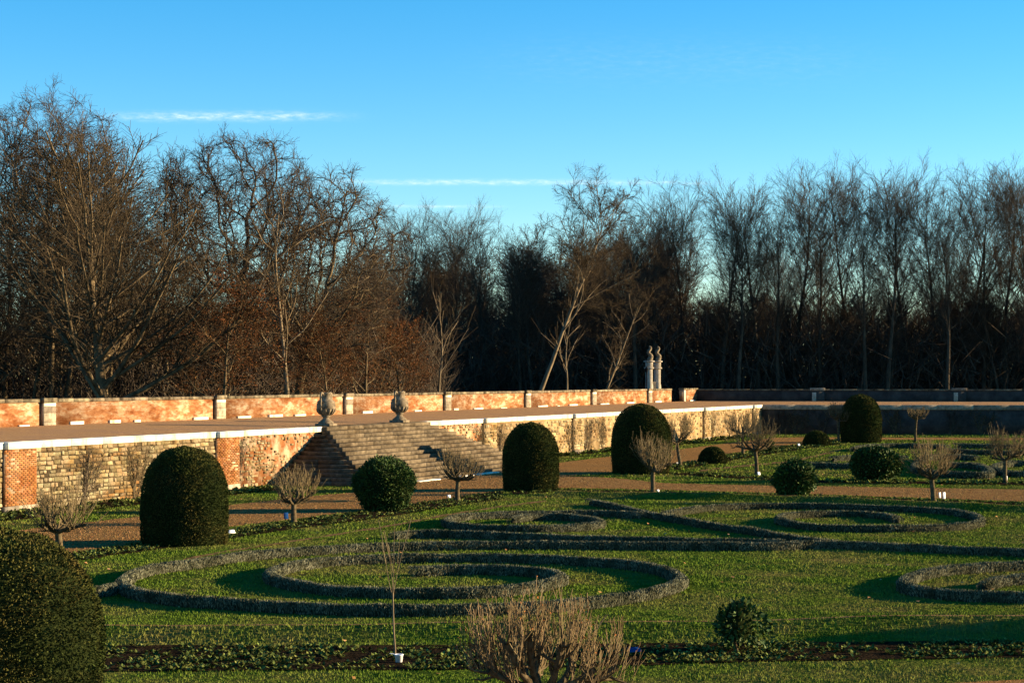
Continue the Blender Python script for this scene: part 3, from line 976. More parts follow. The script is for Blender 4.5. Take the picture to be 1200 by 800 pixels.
def leaves(P, Nn, size, rng, spread=.8):
    n = len(P)
    d = nrm(rng.normal(size=(n, 3)))
    if Nn is not None: d = nrm(d * spread + Nn)
    s = nrm(np.cross(d, rng.normal(size=(n, 3))))
    l = (size * rng.uniform(.6, 1.3, n))[:, None]
    A = P; B = P + d * l * .5 + s * l * .3; C = P + d * l; D = P + d * l * .5 - s * l * .3
    V = np.stack((A, B, C, D), 1).reshape(-1, 3)
    return V, np.arange(4 * n).reshape(-1, 4)


def tree_thing(name, label, cat, group, proto, loc, rz=0.0, sc=1.0):
    root = empty(name, loc, rz)
    root.scale = (sc, sc, sc) if np.isscalar(sc) else sc
    tag(root, label, cat, group)
    link('trunk', proto[0], root); link('crown', proto[1], root)
    return root


cone = lambda t: 1.15 - t
oakS = lambda t: .75 + .6 * np.sin(np.clip(t, 0, 1) * 2.6)

POPLAR = [build_tree(300 + i, 23.0, .32, [
    dict(cnt=30, t0=.40, t1=.99, ang=.60, asd=.15, lr=.235, shape=lambda t: .55 + .85 * np.sin(np.clip((t - .3) / .75, 0, 1) * 2.7), K=7, wig=.035, up=.06, rr=.42, rmin=.026),
    dict(cnt=6, t0=.15, t1=.98, ang=.55, asd=.2, lr=.42, shape=one, K=4, wig=.05, up=.06, rr=.5, rmin=.017),
    dict(cnt=4, t0=.15, t1=.98, ang=.5, asd=.2, lr=.5, shape=one, K=3, wig=.05, up=.06, rr=.6, rmin=.012, tip=.7),
    dict(cnt=8, t0=.1, t1=.98, ang=.5, asd=.2, lr=.62, shape=one, K=2, wig=.04, up=.06, rr=.6, rmin=.0065, tip=.7)],
    K0=16, wig0=.03, mats=('barkdark', 'twigdark'), name='poplar') for i in range(6)]
SCRUBBY = [build_tree(340 + i, 17.0, .26, [
    dict(cnt=26, t0=.32, t1=.98, ang=.62, asd=.2, lr=.36, shape=lambda t: 1.2 - .8 * t, K=6, wig=.13, up=.07, rr=.42, rmin=.022),
    dict(cnt=8, t0=.2, t1=.98, ang=.7, asd=.25, lr=.45, shape=one, K=4, wig=.14, up=.05, rr=.5, rmin=.017),
    dict(cnt=6, t0=.15, t1=.98, ang=.7, asd=.25, lr=.5, shape=one, K=3, wig=.12, up=.04, rr=.6, rmin=.013, tip=.7)],
    K0=12, wig0=.05, mats=('barkdark', 'twigdark'), name='woodland') for i in range(5)]
BROWNWOOD = [build_tree(370 + i, 18.0, .2, [
    dict(cnt=26, t0=.12, t1=.98, ang=.8, asd=.2, lr=.36, shape=lambda t: 1.2 - .8 * t, K=6, wig=.13, up=.07, rr=.42, rmin=.022),
    dict(cnt=9, t0=.2, t1=.98, ang=.7, asd=.25, lr=.45, shape=one, K=4, wig=.14, up=.04, rr=.5, rmin=.016),
    dict(cnt=6, t0=.15, t1=.98, ang=.7, asd=.25, lr=.5, shape=one, K=3, wig=.12, up=.03, rr=.6, rmin=.012, tip=.7)],
    K0=12, wig0=.05, mats=('bark', 'twig'), name='brownwood') for i in range(3)]
HORNBEAM = build_tree(401, 15.5, .34, [
    dict(cnt=46, t0=.05, t1=.97, ang=.9, asd=.2, lr=.66, shape=lambda t: 1.12 - .72 * t, K=10, wig=.05, up=.075, rr=.5, rmin=.045),
    dict(cnt=12, t0=.15, t1=.98, ang=.6, asd=.2, lr=.34, shape=lambda t: 1.2 - .5 * t, K=5, wig=.08, up=.05, rr=.45, rmin=.02),
    dict(cnt=10, t0=.1, t1=.98, ang=.7, asd=.25, lr=.5, shape=one, K=2, wig=.1, up=.03, rr=.6, rmin=.008, tip=.7)],
    K0=12, wig0=.05, mats=('bark', 'twig'), name='hornbeam')
def crown_tree(seed, fork, centre, rx, rz, bottom, nattr, mats, name, r_tip=.016, step=.42):
    """limbs that grow towards free space in a domed crown, as an old oak does"""
    rng = np.random.default_rng(seed)
    A = rng.normal(size=(nattr * 3, 3)); A /= np.linalg.norm(A, axis=1, keepdims=True)
    A *= (rng.uniform(0.12, 1, (nattr * 3, 1)) ** .45)
    lump = 1 + .13 * rough_noise(A / (np.linalg.norm(A, axis=1, keepdims=True) + 1e-6), 4.0, seed)
    A = A * lump[:, None] * np.array((rx, rx, rz)) + np.array(centre)
    A = A[A[:, 2] > bottom][:nattr]
    n0 = int(fork / step)
    wob_ = np.cumsum(rng.normal(0, .035, (n0 + 1, 2)), axis=0)
    nodes = [np.array((wob_[k, 0] + centre[0] * .25 * k / n0, wob_[k, 1], k * step - .15)) for k in range(n0 + 1)]
    par = list(range(-1, n0))
    near = np.full(len(A), n0); dist = np.linalg.norm(A - nodes[n0], axis=1)
    alive = np.ones(len(A), bool)
    for k in range(n0 + 1):
        d = np.linalg.norm(A - nodes[k], axis=1) + (3.5 if k < n0 - 3 else 0)
        m = d < dist; dist[m] = d[m]; near[m] = k
    for it in range(90):
        if not alive.any(): break
        ids = np.nonzero(alive)[0]
        nd = near[ids]
        arr = np.array(nodes)
        v = A[ids] - arr[nd]; v /= np.linalg.norm(v, axis=1, keepdims=True) + 1e-9
        acc = np.zeros((len(nodes), 3)); np.add.at(acc, nd, v)
        grow = np.unique(nd)
        new = []
        for g_ in grow:
            d = acc[g_]
            l = np.linalg.norm(d)
            if l < 1e-6: continue
            d = d / l + rng.normal(0, .22, 3)
            if par[g_] >= 0:
                pd = nodes[g_] - nodes[par[g_]]
                d = d + .55 * pd / (np.linalg.norm(pd) + 1e-9)
            d /= np.linalg.norm(d)
            new.append((nodes[g_] + d * step, g_))
        for p_, g_ in new:
            k = len(nodes); nodes.append(p_); par.append(g_)
            d = np.linalg.norm(A - p_, axis=1)
            m = d < dist; dist[m] = d[m]; near[m] = k
        alive &= dist > step * 1.35
    nodes = np.array(nodes); N = len(nodes)
    kids = [[] for _ in range(N)]
    for k in range(1, N): kids[par[k]].append(k)
    rad = np.zeros(N)
    for k in range(N - 1, -1, -1):
        rad[k] = r_tip if not kids[k] else sum(rad[c] ** 2.25 for c in kids[k]) ** (1 / 2.25)
    rad[0] *= 1.35
    chains = []
    stack_ = [(0, None)]
    while stack_:
        st_, pr = stack_.pop()
        ch = ([pr] if pr is not None else []) + [st_]
        cur = st_
        while kids[cur]:
            ks = sorted(kids[cur], key=lambda c: -rad[c])
            for c in ks[1:]: stack_.append((c, cur))
            cur = ks[0]; ch.append(cur)
        chains.append(ch)
    V, Q, n = [], [], 0
    for ch in chains:
        if len(ch) < 2: continue
        rr_ = rad[ch].copy()
        if ch[0] != 0: rr_[0] = min(rr_[0], rr_[1] * 1.25)
        v, q = tubes(nodes[ch][None], rr_[None], 8 if ch[0] == 0 else (5 if rr_[1] > .05 else 4))
        V.append(v); Q.append(q + n); n += len(v)
    tr = npmesh(name + '_trunk', np.concatenate(V), [np.concatenate(Q)], M[mats[0]], True)
    fine = np.array([k for k in range(n0 + 2, N) if rad[k] < .05])
    P = np.stack((nodes[np.array(par)[fine]], nodes[fine]), 1)
    Rr = np.stack((rad[fine], rad[fine]), 1)
    P1, R1, L1 = children(P, Rr, np.full(len(P), 1.0), cnt=3, t0=0, t1=1, ang=.75, asd=.25, lr=.8, shape=one, K=3, wig=.18, up=.06, rr=.6, rmin=.011, rng=rng, tip=.6)
    P2, R2, L2 = children(P1, R1, L1, cnt=4, t0=.15, t1=1, ang=.7, asd=.25, lr=.55, shape=one, K=2, wig=.1, up=.05, rr=.6, rmin=.0075, rng=rng, tip=.7)
    V1, Q1 = tubes(P1, R1, 3); V2, Q2 = tubes(P2, R2, 3)
    cr = npmesh(name + '_crown', np.concatenate((V1, V2)), [np.concatenate((Q1, Q2 + len(V1)))], M[mats[1]])
    return tr, cr


OAKA = crown_tree(511, 8.6, (.4, 0, 13.6), 6.6, 6.2, 8.2, 1100, ('barkdark', 'twigdark'), 'oak', .022)
OAKB = crown_tree(517, 4.2, (1.6, 0, 9.3), 5.8, 6.6, 3.0, 1000, ('bark', 'twigdark'), 'oak', .021)
TALLBEECH = crown_tree(523, 9.0, (0, 0, 15.6), 5.2, 6.4, 8.5, 850, ('bark', 'twigdark'), 'beech')
PALE = build_tree(431, 12.5, .19, [
    dict(cnt=20, t0=.2, t1=.97, ang=.85, asd=.2, lr=.42, shape=lambda t: 1.15 - .7 * t, K=8, wig=.12, up=.06, rr=.5, rmin=.03),
    dict(cnt=7, t0=.2, t1=.98, ang=.7, asd=.2, lr=.4, shape=one, K=4, wig=.12, up=.03, rr=.5, rmin=.018),
    dict(cnt=6, t0=.15, t1=.98, ang=.7, asd=.2, lr=.45, shape=one, K=3, wig=.1, up=.02, rr=.6, rmin=.012, tip=.7)],
    mats=('barkpale', 'twig'), name='pale')
LEANER = build_tree(441, 21.0, .26, [
    dict(cnt=16, t0=.36, t1=.98, ang=.68, asd=.18, lr=.40, shape=lambda t: 1.25 - .75 * t, K=8, wig=.12, up=.07, rr=.5, rmin=.04),
    dict(cnt=9, t0=.2, t1=.98, ang=.65, asd=.2, lr=.42, shape=one, K=5, wig=.12, up=.05, rr=.5, rmin=.022),
    dict(cnt=6, t0=.2, t1=.98, ang=.65, asd=.2, lr=.46, shape=one, K=4, wig=.12, up=.03, rr=.55, rmin=.016),
    dict(cnt=10, t0=.1, t1=.98, ang=.65, asd=.2, lr=.6, shape=one, K=2, wig=.1, up=.02, rr=.6, rmin=.008, tip=.7)],
    lean=(.42, .0), up0=.035, wig0=.03, mats=('barkpale', 'twig'), split=2, name='leaning')
BIRCH = build_tree(443, 10.5, .17, [
    dict(cnt=14, t0=.12, t1=.97, ang=.8, asd=.2, lr=.36, shape=lambda t: 1.1 - .4 * t, K=9, wig=.10, up=-.015, rr=.45, rmin=.03),
    dict(cnt=7, t0=.2, t1=.98, ang=.6, asd=.2, lr=.42, shape=one, K=5, wig=.12, up=-.05, rr=.5, rmin=.018),
    dict(cnt=9, t0=.1, t1=.98, ang=.6, asd=.2, lr=.5, shape=one, K=2, wig=.1, up=-.05, rr=.6, rmin=.009, tip=.7)],
    lean=(.42, 0), up0=.004, wig0=.012, mats=('barkpale', 'twig'), name='birch')
RUSSET = [build_tree(451 + i, 7.5, .14, [
    dict(cnt=20, t0=.08, t1=.97, ang=.95, asd=.2, lr=.55, shape=lambda t: 1.1 - .6 * t, K=7, wig=.12, up=.03, rr=.45, rmin=.022),
    dict(cnt=9, t0=.2, t1=.98, ang=.7, asd=.2, lr=.45, shape=one, K=4, wig=.12, up=.0, rr=.5, rmin=.014),
    dict(cnt=6, t0=.15, t1=.98, ang=.7, asd=.2, lr=.5, shape=one, K=3, wig=.1, up=.0, rr=.6, rmin=.010, tip=.7)],
    mats=('bark', 'twigred'), leafy=(5200, .12, 'rust'), name='russet') for i in range(2)]
SAPL = build_tree(461, 5.2, .085, [
    dict(cnt=10, t0=.3, t1=.97, ang=.55, asd=.15, lr=.5, shape=lambda t: 1.1 - .6 * t, K=6, wig=.08, up=.03, rr=.5, rmin=.02),
    dict(cnt=5, t0=.2, t1=.98, ang=.6, asd=.2, lr=.45, shape=one, K=3, wig=.1, up=.03, rr=.5, rmin=.012)],
    mats=('barkpale', 'twig'), name='slender')

WZ = 2.28


def at(px, Y, z=WZ): return ((px - 600) / F * Y, Y, z)


# named trees of the wood edge
tree_thing('hornbeam_tree', 'broad bare tree fanning brown branches up from a short trunk on the left', 'tree', None, HORNBEAM, at(122, 112), .4, (1.15, 1.15, .9))
tree_thing('beech_tree', 'tallest bare tree behind the fanned brown tree at the left edge', 'tree', None, TALLBEECH, at(62, 128), 1.1, 1.0)
tree_thing('oak_tree', 'large bare oak with dark open crown standing highest left of centre', 'tree', None, OAKA, at(280, 134), 0, 1.0)
tree_thing('oak_tree', 'wide bare oak with rounded crown and low spreading limbs behind the left urn', 'tree', None, OAKB, at(348, 122), 0, 1.0)
tree_thing('pale_tree', 'slender pale barked tree lit in front of the two oaks', 'tree', None, PALE, at(338, 116), 1.0, 1.0)
tree_thing('leaning_tree', 'tall tree leaning right with pale trunk and airy crown above the woods', 'tree', None, LEANER, at(627, 168), 0.0, (.9, .9, .86))
tree_thing('birch_tree', 'pale trunk leaning right with arching boughs beside the gate piers', 'tree', None, BIRCH, at(703, 178), 0.0, .95)
tree_thing('slender_tree', 'thin pale tree rising just right of the second urn', 'tree', None, SAPL, at(514, 150), .5, (1.35, 1.35, 1.6))
tree_thing('slender_tree', 'thin leaning young tree between the leaning giant and the birch', 'tree', None, SAPL, at(664, 170), 2.5, 1.5)
for i, (px, Y, s, lab) in enumerate(((262, 112, 1.0, 'russet leaved bush tree between the fanned tree and the oaks'), (225, 116, .9, 'russet bush tree at the right skirt of the fanned brown tree'),
                                     (428, 124, .95, 'russet leaved small tree behind the parapet between the two urns'), (385, 118, .75, 'low russet bush tree just above the left urn'), (470, 132, .8, 'russet bush tree above the right urn'))):
    tree_thing('russet_tree', lab, 'tree', 'russet small trees behind the parapet', RUSSET[i % 2], at(px, Y), i * 1.3, s)

rng = np.random.default_rng(77)
# row of poplars against the sky
ORD = 'first second third fourth fifth sixth seventh eighth ninth tenth eleventh twelfth thirteenth fourteenth fifteenth'.split()
POPLAB = [ORD[i] + ' tall poplar of the front row counting right from the gate piers' for i in range(15)]
POPLAB += ['short poplar above the leaning birch', 'short poplar directly above the gate piers', 'poplar just right of the wide oak crown', 'poplar against the sky midway between the oak and the leaning tree',
           'poplar left of the leaning tree, second from it', 'lower poplar directly left of the leaning tree', 'lower poplar set back behind the second and third front ones', 'lower poplar set back behind the third and fourth front ones',
           'lower poplar set back left of the seventh front one', 'lower poplar set back left of the tenth front one']
for i, (px, ty_) in enumerate(((800, 226), (845, 232), (888, 222), (935, 206), (962, 225), (992, 212), (1040, 205), (1062, 222), (1092, 214), (1132, 206), (1152, 224), (1176, 206), (1215, 212), (1260, 215), (1310, 210),
                               (745, 252), (770, 262), (478, 254), (530, 252), (572, 262), (610, 278), (865, 250), (912, 246), (1015, 236), (1110, 240))):
    Y = rng.uniform(192, 214)
    top = 4.8 + (HY - ty_) * Y / F
    s = (top - WZ) / 28.0
    tree_thing('poplar_tree', POPLAB[i], 'tree', 'poplars along the far wood edge', POPLAR[i % 6], at(px, Y), rng.uniform(0, 6.28), (s * 1.12, s * 1.12, s))
# slimmer, shorter stems set back behind the row
for i in range(18):
    px = rng.uniform(640, 1240); Y = rng.uniform(206, 245)
    s = rng.uniform(.55, .74)
    tree_thing('slim_tree', 'slim bare stem set back behind the row of tall poplars', 'tree', 'slim stems behind the poplar row', POPLAR[i % 6], at(px, Y), rng.uniform(0, 6.28), (s * .8, s * .8, s))
# woodland behind
spots = []
for i in range(175):
    px = rng.uniform(430, 1330); Y = rng.uniform(196, 262)
    hi = 1.06 if px < 800 else .70
    spots.append((px, Y, SCRUBBY, rng.uniform(.6, hi) * (Y / 225) ** .5))
for i in range(40):
    px = 1200 + rng.uniform(0, 900); Y = rng.uniform(192, 250); Y = max(Y, (188 - .14 * 12) / (1 - .14 * (px - 600) / F) + 4)
    spots.append((px, Y, SCRUBBY, rng.uniform(.9, 1.15)))
for i in range(64):
    px = rng.uniform(-90, 480); Y = 57.0 / (SLOPE - (px - 600) / F) + rng.uniform(32, 80)
    hlim = 1.08 if px < 200 else .68
    spots.append((px, Y, BROWNWOOD, rng.uniform(.5, hlim)))
for i, (px, Y, kind, s) in enumerate(spots):
    if kind is SCRUBBY:
        tree_thing('woodland_tree', 'dark bare tree in the dense wood beyond the far wall', 'tree', 'dark trees of the far wood', kind[i % 5], at(px, Y), rng.uniform(0, 6.28), s)
    else:
        tree_thing('woodland_tree', 'brown bare tree in the thicket behind the long parapet', 'tree', 'brown trees behind the long parapet', kind[i % 3], at(px, Y), rng.uniform(0, 6.28), s)


def thicket(name, label, n, xr, yr, hmax, rad, mat, seed):
    r_ = np.random.default_rng(seed)
    x = r_.uniform(*xr, n); y = r_.uniform(*yr, n)
    kp = x < SLOPE * y - 70.0 if xr[1] < 20 else y > 190 + .14 * np.maximum(x - 10, 0)
    x, y = x[kp], y[kp]; n = len(x)
    z = WZ + hmax * r_.uniform(0, 1, n) ** 1.4 * .8
    d = nrm(np.stack((r_.normal(0, .6, n), r_.normal(0, .6, n), r_.uniform(.3, 1.2, n)), 1))
    P = polyline(np.stack((x, y, z), 1), d, r_.uniform(1.5, 4, n), 2, .2, .0, r_)
    R = np.repeat(r_.uniform(.6, 1.2, n)[:, None], 2, 1) * rad * np.array((1, .5))[None]
    V, Q = tubes(P, R, 3)
    tag(link(name, npmesh(name, V, [Q], M[mat])), label, kind='stuff')


thicket('undergrowth', 'dark tangled undergrowth of the far wood', 48000, (-40, 140), (194, 250), 9.5, .06, 'twigdark', 5)
thicket('undergrowth', 'far dark growth closing the back of the wood', 16000, (-60, 170), (252, 300), 13, .13, 'twigdark', 9)
thicket('undergrowth', 'brown tangled undergrowth behind the long parapet', 22000, (-75, -6), (125, 185), 7.0, .04, 'twigdark', 6)

# ------------------------------------------------------------------ clipped yews and bushes
def lathe_points(prof, n, rng):
    """random points and normals on a revolved profile"""
    prof = np.asarray(prof, float)
    seg = np.diff(prof, axis=0)
    ln = np.linalg.norm(seg, axis=1); area = ln * (prof[:-1, 0] + prof[1:, 0]) / 2
    k = rng.choice(len(seg), n, p=area / area.sum())
    t = rng.uniform(0, 1, n)
    rz = prof[k] + seg[k] * t[:, None]
    nn = np.stack((seg[k][:, 1], -seg[k][:, 0]), 1); nn /= np.linalg.norm(nn, axis=1, keepdims=True)
    a = rng.uniform(0, 6.2832, n)
    P = np.stack((rz[:, 0] * np.cos(a), rz[:, 0] * np.sin(a), rz[:, 1]), 1)
    N = np.stack((nn[:, 0] * np.cos(a), nn[:, 0] * np.sin(a), nn[:, 1]), 1)
    return P, N


def dome_profile(w, h, kind):
    t = np.linspace(0, 1, 22)
    if kind == 'bullet':
        z = h * t
        r = w / 2 * np.where(t < .42, .95 + .05 * np.sin(t / .42 * math.pi / 2), np.sqrt(np.clip(1 - ((t - .42) / .58) ** 2.25, 0, 1)))
    elif kind == 'dome':
        z = h * t; r = w / 2 * np.sqrt(np.clip(1 - t ** 2.1, 0, 1))
    else:
        a = np.linspace(-1.15, math.pi / 2, 22)
        z = h * (np.sin(a) - math.sin(-1.15)) / (1 - math.sin(-1.15)); r = w / 2 * np.cos(a)
    r[-1] = 0.01
    return np.stack((r, z), 1)


def shrub(name, label, cat, group, loc, w, h, kind, nleaf, lsize, leafmat, seed, rough=.03, stem=False, lift=0.0):
    rng = np.random.default_rng(seed)
    root = empty(name, loc)
    tag(root, label, cat, group)
    prof = dome_profile(w, h, kind); prof[:, 1] += lift
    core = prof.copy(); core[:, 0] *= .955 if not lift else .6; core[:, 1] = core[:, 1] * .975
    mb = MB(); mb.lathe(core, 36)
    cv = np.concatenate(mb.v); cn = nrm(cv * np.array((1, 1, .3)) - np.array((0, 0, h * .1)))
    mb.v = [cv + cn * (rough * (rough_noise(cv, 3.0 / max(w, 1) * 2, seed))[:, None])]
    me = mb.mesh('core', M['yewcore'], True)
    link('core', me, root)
    P, N = lathe_points(prof, nleaf, rng)
    P = P + N * (rough * (rough_noise(P, 3.0 / max(w, 1) * 2, seed) + .6 * rough_noise(P, 9, seed + 1)) + rng.normal(0, rough * .35, nleaf))[:, None]
    P -= N * lsize * .55
    V, Q = leaves(P, N, lsize, rng, .75)
    link('foliage', npmesh('foliage', V, [Q], M[leafmat]), root)
    if stem:
        mb = MB()
        for k in range(4):
            a = rng.uniform(0, 6.28)
            q = np.array([(0, 0, -.02), (math.cos(a) * .05, math.sin(a) * .05, h * .2), (math.cos(a) * w * .2, math.sin(a) * w * .2, h * .55)])
            mb.tube(q, [.03, .025, .015], 5)
        link('stem', mb.mesh('stem', M['rosebark']), root)
    return root


def put(px, py, w):                # base row of the front edge -> axis
    g = G(px, py)
    return (g[0] * (1 + w * .5 / g[1]), g[1] + w * .5, 0)


TG = 'big clipped yew domes of the garden'
shrub('topiary', 'big clipped yew cut by the left edge of the foreground', 'topiary', TG, (-6.75, 25.3, 0), 2.62, 2.80, 'bullet', 62000, .037, 'yew', 1, .042)
shrub('topiary', 'tall bullet shaped yew in front of the stone wall bay', 'topiary', TG, put(216, 641, 2.5), 2.52, 2.86, 'bullet', 45000, .045, 'yew', 2, .042)
shrub('topiary', 'tall dark bullet shaped yew right of the staircase foot', 'topiary', TG, put(622, 576, 2.35), 2.42, 2.95, 'bullet', 30000, .055, 'yew', 3, .042)
shrub('topiary', 'widest dark yew dome where the two gravel walks meet', 'topiary', TG, put(751.5, 556, 2.9), 2.98, 3.55, 'bullet', 34000, .06, 'yew', 4, .042)
shrub('topiary', 'distant yew dome before the shaded far wall', 'topiary', TG, put(1009, 519, 2.9), 3.0, 3.62, 'bullet', 20000, .08, 'yew', 5, .042)
shrub('topiary', 'low yew mound on the border beside the far gravel walk', 'topiary', 'low clipped yew mounds', put(835, 543.5, 1.6), 1.66, .96, 'dome', 5000, .075, 'yew', 6, .015)
shrub('topiary', 'low yew mound left of the distant yew dome', 'topiary', 'low clipped yew mounds', put(957, 522.5, 1.9), 1.98, 1.08, 'dome', 5000, .085, 'yew', 7, .015)
shrub('topiary', 'clipped yew standing beyond the right edge of the front border', 'topiary', TG, (20.3, 36.9, 0), 2.6, 2.8, 'bullet', 9000, .08, 'yew', 14, .02)
BG = 'round evergreen bushes'
shrub('round_bush', 'round leafy evergreen bush in front of the staircase', 'bush', BG, put(449.5, 600.5, 2.1), 2.28, 1.9, 'ball', 17000, .075, 'laurel', 8, .14)
shrub('round_bush', 'glossy round bush left on the near edge of the cross walk', 'bush', BG, put(930.5, 584, 1.5), 1.72, 1.42, 'ball', 3400, .13, 'laurel', 9, .11, True)
shrub('round_bush', 'broad round bush across the walk before the far parterre', 'bush', BG, put(1027, 565, 2.0), 2.28, 1.66, 'ball', 5000, .13, 'laurel', 10, .12)
shrub('holly_bush', 'small dark bush on bare stems in the front flower bed', 'bush', None, put(864, 766, .7), .78, .64, 'ball', 800, .095, 'laurel', 11, .15, True, .2)
shrub('round_bush', 'tiny green bush beside the pollard near the far walk corner', 'bush', BG, put(901.5, 531, .6), .62, .9, 'ball', 800, .11, 'bedleaf', 12, .06)


# ------------------------------------------------------------------ low scroll hedges
def hedge(label, line, w=.34, h=.245, dens=1250, closed=False, z=.26, size=.06):
    P = smoothline([G(x_, y_, z)[:2] for x_, y_ in line], .22, closed)
    rng = np.random.default_rng(int(abs(P.sum() * 10)) % 100000)
    T = np.gradient(P, axis=0); T /= np.linalg.norm(T, axis=1, keepdims=True)
    Nn = np.stack((-T[:, 1], T[:, 0]), 1)
    root = empty('scroll_hedge', (P[0, 0], P[0, 1], 0)); tag(root, label, 'hedge', 'low grey scroll hedges on the lawn')
    n = len(P)
    prof = np.array([(-.46, 0), (-.5, .35), (-.46, .72), (-.30, .93), (0, 1), (.30, .93), (.46, .72), (.5, .35), (.46, 0)])
    wob = 1 + .07 * rough_noise(np.c_[P, 0 * P[:, :1]], 2.6, 3) + .05 * rough_noise(np.c_[P, 0 * P[:, :1]], 9, 4)
    hob = 1 + .07 * rough_noise(np.c_[P, 0 * P[:, :1]], 3.6, 8) + .05 * rough_noise(np.c_[P, 0 * P[:, :1]], 11, 9)
    c = np.stack([np.c_[P + Nn * (o_ * w * .86 * wob)[:, None], z_ * h * .88 * hob] for o_, z_ in prof], 1)
    for e_, i_, f_ in ((0, 0, .05), (0, 1, .72), (-1, -1, .05), (-1, -2, .72)):
        ctr = np.append(P[e_], .02); c[i_] = ctr * (1 - f_) + (c[i_] * f_)
    org = np.array((P[0, 0], P[0, 1], 0))
    k = len(prof)
    i = np.arange(n - 1)[:, None] * k + np.arange(k - 1)[None]
    Q = np.stack((i, i + 1, i + k + 1, i + k), -1).reshape(-1, 4)
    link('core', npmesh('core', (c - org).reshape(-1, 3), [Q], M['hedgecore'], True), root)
    L = np.linalg.norm(np.diff(P, axis=0), axis=1).sum()
    m = int(L * dens)
    ii = rng.uniform(0, n - 1.001, m)
    ne = min(m // 4, 260); ii[:ne] = np.where(rng.uniform(size=ne) < .5, .001, n - 1.002)
    a = ii.astype(int); u = (ii - a)[:, None]
    th = np.clip(rng.normal(math.pi / 2, .85, m), -.05, math.pi + .05)
    px_ = np.cos(th) * .5; pz = np.sin(th) ** .7 * np.sign(np.maximum(np.sin(th), 0))
    pz = np.where(rng.uniform(size=m) < .24, rng.uniform(0, .8, m), pz)
    px_ = np.where(pz < .7, np.sign(px_) * .48, px_)
    C = P[a] * (1 - u) + P[a + 1] * u; N2 = Nn[a]
    ww = w * wob[a]; hh = h * hob[a]
    oe = np.zeros(m); oe[:ne] = np.where(ii[:ne] < 1, -1, 1) * rng.uniform(0, .42, ne) * w * np.sqrt(np.clip(1 - (2 * px_[:ne] * .9) ** 2, 0, 1)) * 1.1
    C = C + T[a] * oe[:, None]
    S = np.c_[C + N2 * (px_ * ww * .93)[:, None], pz * hh * .93 - .03]
    D = nrm(np.c_[N2 * (px_ * .75)[:, None] + T[a] * rng.normal(0, .22, m)[:, None], rng.uniform(.8, 1.5, m)] + rng.normal(0, .16, (m, 3)))
    out_ = np.c_[N2 * (px_ * 2)[:, None], np.clip(pz, .2, 1)] + rng.normal(0, .35, (m, 3))
    sv = nrm(np.cross(D, out_))
    l = (size * rng.uniform(.6, 1.4, m))[:, None]
    V = np.stack((S - sv * l * .08, S + D * l * .55 + sv * l * .13, S + D * l, S + D * l * .55 - sv * l * .13), 1) - org
    link('foliage', npmesh('foliage', V.reshape(-1, 3), [np.arange(4 * m).reshape(-1, 4)], M['santolina']), root)


hedge('near left spiral hedge whose large ring fills the foreground lawn',
      [(143, 678), (152, 684.5), (178, 691), (225, 696.5), (300, 701), (360, 704), (450, 706.5), (540, 706), (640, 702.5), (700, 697), (750, 690), (785, 681.5), (798, 674), (792, 668), (775, 661.5), (735, 655),
       (662, 650), (600, 647.8), (540, 647.3), (475, 647.8), (415, 649.7), (375, 652.5), (335, 659), (316, 667), (332, 675), (375, 682.5), (430, 686.3), (500, 687.3), (570, 685.8), (625, 680.5), (658, 671.5), (640, 664.5), (600, 661.5), (540, 660.5), (485, 662.5)])
hedge('long hedge sweeping right from the tip of the near spiral across the lawn',
      [(143, 676), (155, 667), (180, 660), (225, 654), (300, 644), (400, 637.2), (475, 634.2), (600, 632.7), (720, 633.2), (840, 634), (900, 634.2), (965, 632.5), (1050, 635), (1125, 638.5), (1200, 641.5), (1280, 646)])
hedge('short stub of hedge left of the near spiral', [(60, 697), (97, 688), (122, 684.5), (140, 681)])
hedge('straight hedge running parallel just above the long sweeping hedge', [(462, 622), (487, 620), (540, 620.5), (600, 622.5), (665, 625), (725, 627), (800, 628.7), (860, 629.5), (915, 630.5)])
hedge('smaller spiral hedge behind the straight hedges left of centre',
      [(600, 604), (621, 601), (648, 600.2), (676, 601.8), (697, 604.8), (704, 608.5), (690, 611.5), (660, 613.3), (624, 614.4), (575, 613.6), (540, 611.3), (523, 607), (533, 602.5), (556, 599.8), (591, 598.4), (648, 597.3), (705, 597), (752, 599)])
hedge('diagonal hedge running down right from the cross walk border', [(691, 583.5), (717, 588), (745, 594.5), (771, 599.7), (803, 605.2), (840, 611.5), (879, 616.3), (915, 623), (954, 628.5), (980, 631.5)], dens=520)
hedge('right spiral hedge with a long ring below the cross walk',
      [(778, 598), (803, 594), (830, 590.5), (873, 588.6), (920, 588.2), (960, 588.6), (1020, 590.2), (1080, 592.4), (1119, 595.5), (1142, 600), (1149, 605.5), (1138, 609.8), (1110, 612.4), (1065, 613.6), (1015, 613.7), (970, 612.8), (936, 609.8), (916, 605.5), (914, 602.2), (928, 598.8), (960, 597.2), (1005, 597.2), (1035, 599.5), (1053, 604)], dens=520)
hedge('spiral hedge cut by the right edge of the lawn',
      [(1440, 676), (1420, 664), (1350, 656), (1270, 654), (1200, 655.7), (1137, 659), (1100, 662.7), (1073, 668), (1060, 675), (1063, 681), (1082, 685.5), (1115, 689), (1160, 691), (1230, 692.5), (1300, 690), (1340, 684), (1345, 677), (1310, 672), (1250, 670), (1200, 671.2), (1168, 674), (1153, 679.5)])
FARH = dict(dens=520, size=.09, w=.45, h=.32)
hedge('far parterre hedge nearest the broad round bush', [(930, 542), (955, 543), (985, 543.5), (1010, 544)], **FARH)
hedge('short far parterre hedge behind the broad round bush', [(975, 536), (1000, 534.5), (1030, 534), (1060, 535.5)], **FARH)
hedge('upper far parterre hedge left of the tall pollard', [(1000, 524.5), (1020, 521.5), (1050, 520.5), (1080, 521), (1110, 522.5)], **FARH)
